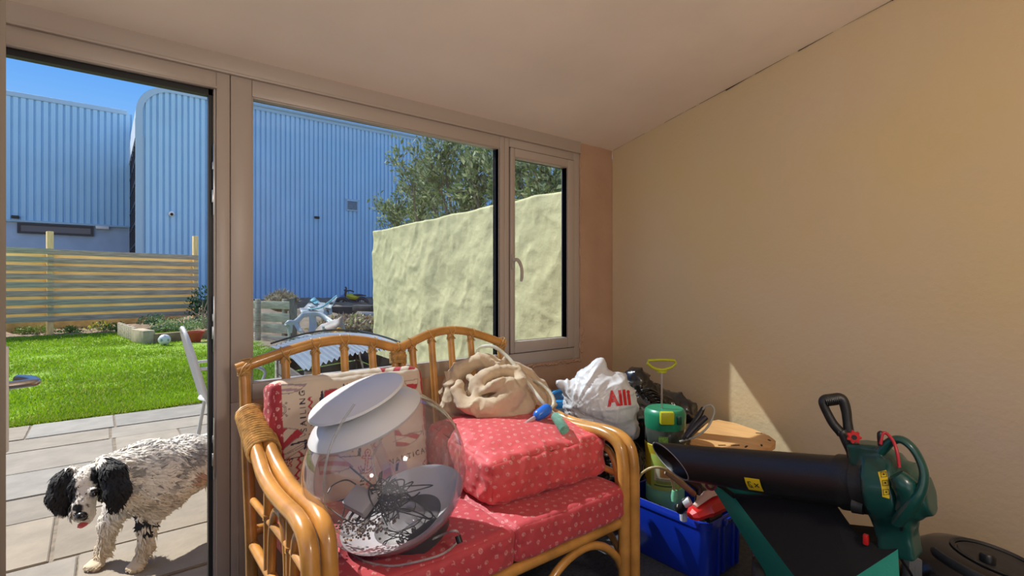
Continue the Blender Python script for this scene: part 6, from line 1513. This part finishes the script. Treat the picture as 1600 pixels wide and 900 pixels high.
def dog_sdf(p):
    d = np.full(p.shape[:-1], 9.)
    for a, ra, b, rb in SK: d = smin(d, sd_cap(p, a, b, ra, rb), .05)
    # skull, brow, muzzle
    h = sd_ell(p, A_(138, 752, 2.15), (.064, .070, .066)); h = smin(h, sd_cap(p, A_(136, 760, 2.12), A_(130, 795, 2.065), .050, .034), .03)
    h = smin(h, sd_cap(p, A_(130, 792, 2.065), A_(127, 806, 2.045), .036, .027), .02)
    h = smin(h, sd_cap(p, A_(121, 802, 2.075), A_(120, 811, 2.065), .022, .015), .015); h = smin(h, sd_cap(p, A_(141, 803, 2.09), A_(138, 814, 2.08), .022, .014), .015)
    h = smin(h, sd_cap(p, A_(135, 812, 2.10), A_(132, 817, 2.075), .018, .012), .012)   # lower jaw
    h = smin(h, sd_ell(p, A_(112, 768, 2.10), (.018, .018, .013)), .015); h = smin(h, sd_ell(p, A_(147, 766, 2.08), (.018, .018, .013)), .015)   # brows
    d = smin(d, h, .035)
    # ears: wide hanging flaps
    for c in (((110, 736, 2.13), (98, 752, 2.11), .022, .034), ((98, 752, 2.11), (92, 775, 2.09), .034, .036), ((92, 775, 2.09), (98, 793, 2.08), .034, .022),
              ((160, 722, 2.14), (176, 738, 2.12), .026, .040), ((176, 738, 2.12), (183, 765, 2.10), .040, .042), ((183, 765, 2.10), (180, 787, 2.09), .040, .024)):
        a, b, ra, rb = c; d = smin(d, sd_cap(p, A_(*a), A_(*b), ra, rb), .012)
    # front legs
    for top, paw, dx in (((186, 790, 2.42), pawA, 0), ((236, 788, 2.41), pawB, 0)):
        t = A_(*top); wr = up(paw, .085)-fdir*.045; el = t*.30+wr*.70+np.array([0, 0, .05])
        d = smin(d, sd_cap(p, t, el, .060, .034), .04); d = smin(d, sd_cap(p, el, wr, .034, .025), .02)
        d = smin(d, sd_cap(p, wr, up(paw, .028)-fdir*.01, .025, .024), .02)
        for k in (-1.5, -.5, .5, 1.5):
            sdv = np.array([-fdir[1], fdir[0], 0]); a = up(paw, .022)+sdv*k*.013; b = up(paw, .015)+fdir*(.042-.006*abs(k))+sdv*k*.017
            d = smin(d, sd_cap(p, a, b, .017, .013), .006)
    # hind legs with stifle and hock
    for hip, paw in ((A_(372, 728, 2.93), hpA), (A_(398, 724, 3.06), hpB)):
        hk = up(paw, .13)+np.array([.09, .05, 0]); st_k = (hip+hk)/2+np.array([-.08, -.05, .0])
        d = smin(d, sd_cap(p, hip, st_k, .095, .055), .05); d = smin(d, sd_cap(p, st_k, hk, .05, .026), .02); d = smin(d, sd_cap(p, hk, up(paw, .03)+np.array([.03, .015, 0]), .024, .024), .015)
        d = smin(d, sd_cap(p, up(paw, .024), up(paw, .016)-np.array([.05, .028, 0]), .026, .02), .015)
    d = smin(d, sd_cap(p, A_(392, 705, 3.04), A_(425, 716, 3.22), .032, .016), .03)
    return np.maximum(d, GZ-p[..., 2])
lo = np.array([-.40, 2.45, -.06]); hi = np.array([1.15, 3.75, .66])
V, Q = surface_nets(dog_sdf, lo, hi, .0095); V = smooth_mesh(V, Q, 2); N_ = vnormals(V, Q)
def to_px(v):
    x, y, z = v[:, 0], v[:, 1], v[:, 2]; s = x*S7+y*C7; return CX+F*(x*C7-y*S7)/s, HY-F*(z-CAMZ)/s, s
WH = np.array([.84, .80, .72]); BLK = np.array([.012, .012, .014]); GRY = np.array([.20, .20, .20]); TAN = np.array([.60, .46, .27]); PNK = np.array([.52, .33, .26])
def coat(v, rnd=None):
    px, py, s = to_px(v); c = np.tile(WH, (len(v), 1))
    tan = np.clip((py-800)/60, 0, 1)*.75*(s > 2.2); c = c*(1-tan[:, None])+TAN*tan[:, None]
    tck = fbm(v*[1, 1, 1.6], 26, 5, 2); bod = (px > 185) & (py < 800)
    t_ = np.clip((tck-.22-.22*fbm(v, 5, 9, 1))/.35, 0, 1)*bod*.75; c = c*(1-t_[:, None])+GRY*t_[:, None]
    def ell(cx_, cy_, rx, ry, col, jag=.25):
        d = ((px-cx_)/rx)**2+((py-cy_)/ry)**2+jag*vnoise(v, 45, 2); c[d < 1] = col
    ell(316, 668, 24, 9, BLK); ell(350, 670, 24, 11, BLK)
    ell(222, 816, 7, 8, BLK, .9); ell(229, 829, 9, 5, BLK, .9); ell(236, 817, 5, 4, BLK, .9)
    ell(309, 744, 14, 10, PNK, .5); 
    head = s < 2.19
    fc = head & (px > 105) & (px < 158) & (py > 735); sp_ = vnoise(v, 95, 14) > .50; c[fc & sp_ & (py < 795)] = BLK*2
    ell2 = lambda cx_, cy_, rx, ry, col=BLK, jag=.3: c.__setitem__(head & (((px-cx_)/rx)**2+((py-cy_)/ry)**2+jag*vnoise(v, 60, 2) < 1), col)
    ell2(93, 762, 25, 40); ell2(178, 752, 27, 45); ell2(106, 752, 10, 22); ell2(106, 766, 4, 8); ell2(152, 742, 12, 16)
    ell2(122, 795, 9, 6, BLK, .8); ell2(127, 807, 11, 7)
    return np.clip(c, 0, 1)
M_dog = mat('dog_skin_coat', (.7, .7, .65), .8, vcol=True)
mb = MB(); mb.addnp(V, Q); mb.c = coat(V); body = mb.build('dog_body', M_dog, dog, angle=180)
# coat: wavy tufts lying back along the body
nT = 26000
tri = RNG.integers(0, len(Q), nT); w_ = RNG.random((nT, 2)); 
q4 = V[Q[tri]]; p0 = (q4[:, 0]*(1-w_[:, :1])+q4[:, 1]*w_[:, :1])*(1-w_[:, 1:])+(q4[:, 3]*(1-w_[:, :1])+q4[:, 2]*w_[:, :1])*w_[:, 1:]
nn = N_[Q[tri, 0]]; px, py, s = to_px(p0)
head = s < 2.19; ear = head & ((px < 112) | (px > 156)); paw_ = (p0[:, 2] < .0)
L = .042+.024*RNG.random(nT); L[head] = .011; L[ear] = .036; L[paw_] = .012; legm = (p0[:, 2] < .16) & ~paw_ & ~head; L[legm] = .030+.02*RNG.random(int(legm.sum()))
flow = np.tile(np.array([.62, .38, -.42]), (nT, 1)); flow[head] = np.array([.10, .30, .55]); flow[ear] = np.array([0, -.05, -1]); flow[legm | paw_] = np.array([.32, .22, -.85])
flow += .55*np.stack([vnoise(p0, 14, 1), vnoise(p0, 14, 2), vnoise(p0, 14, 3)], 1)+.15*RNG.normal(size=(nT, 3))
flow -= nn*(flow*nn).sum(1)[:, None]*.9; flow /= np.linalg.norm(flow, axis=1)[:, None]
d1 = flow*.88+nn*.50; side = np.cross(nn, flow); side /= np.maximum(np.linalg.norm(side, axis=1), 1e-6)[:, None]
wv = RNG.normal(size=(nT, 1))*.25; W_ = (.0042+.0022*RNG.random(nT))[:, None]; W_[head & ~ear] *= .6
a = p0-nn*.002; b = a+d1*L[:, None]*.45+side*wv*L[:, None]*.5; c_ = b+(flow*.95-nn*.05+side*wv*-.9)*L[:, None]*.55
VV = np.stack([a-side*W_, a+side*W_, b-side*W_*.85, b+side*W_*.85, c_], 1).reshape(-1, 3); k = np.arange(nT)*5
quads = np.stack([k, k+1, k+3, k+2], -1).tolist(); tris = np.stack([k+2, k+3, k+4], -1).tolist()
cc = coat(p0); lum = cc.mean(1); j = RNG.random(nT)
dk_ = (j < .10) & (px > 190) & (py < 790) & (lum > .3); cc[dk_] = GRY*1.3
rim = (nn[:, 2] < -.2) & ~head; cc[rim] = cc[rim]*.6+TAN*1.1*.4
cc = cc*(.82+.36*RNG.random((nT, 1))); 
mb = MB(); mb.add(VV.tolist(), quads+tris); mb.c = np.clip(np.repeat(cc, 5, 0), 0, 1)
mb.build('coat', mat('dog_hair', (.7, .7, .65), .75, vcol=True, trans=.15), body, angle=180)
M_nose = mat('wet_black_nose', (.010, .009, .010), .25, coat=.4); M_eye = mat('dark_eye', (.012, .008, .005), .08, coat=.6)
nc = P(127, 806, 2.018); mb = MB(); mb.ball(nc, (.020, .017, .015)); 
for s_ in (-1, 1): mb.ball(nc+Vector((C7*.007*s_, -S7*.007*s_-.012, -.003)), (.005, .005, .005), 8, 6)
mb.build('nose', M_nose, dog)
for e in ((110.5, 774, 2.085), (147, 772, 2.07)):
    c = P(*e); mb = MB(); mb.ball(c, .0125); mb.build('eye', M_eye, dog)
mb = MB(); mb.tube([P(133, 816, 2.085), P(129, 820, 2.06), P(125, 824, 2.045)], [.014, .015, .009], 12, smooth=4, sq=(1.2, .55)); mb.build('tongue', mat('pink_tongue', (.60, .09, .10), .35, coat=.3), dog)
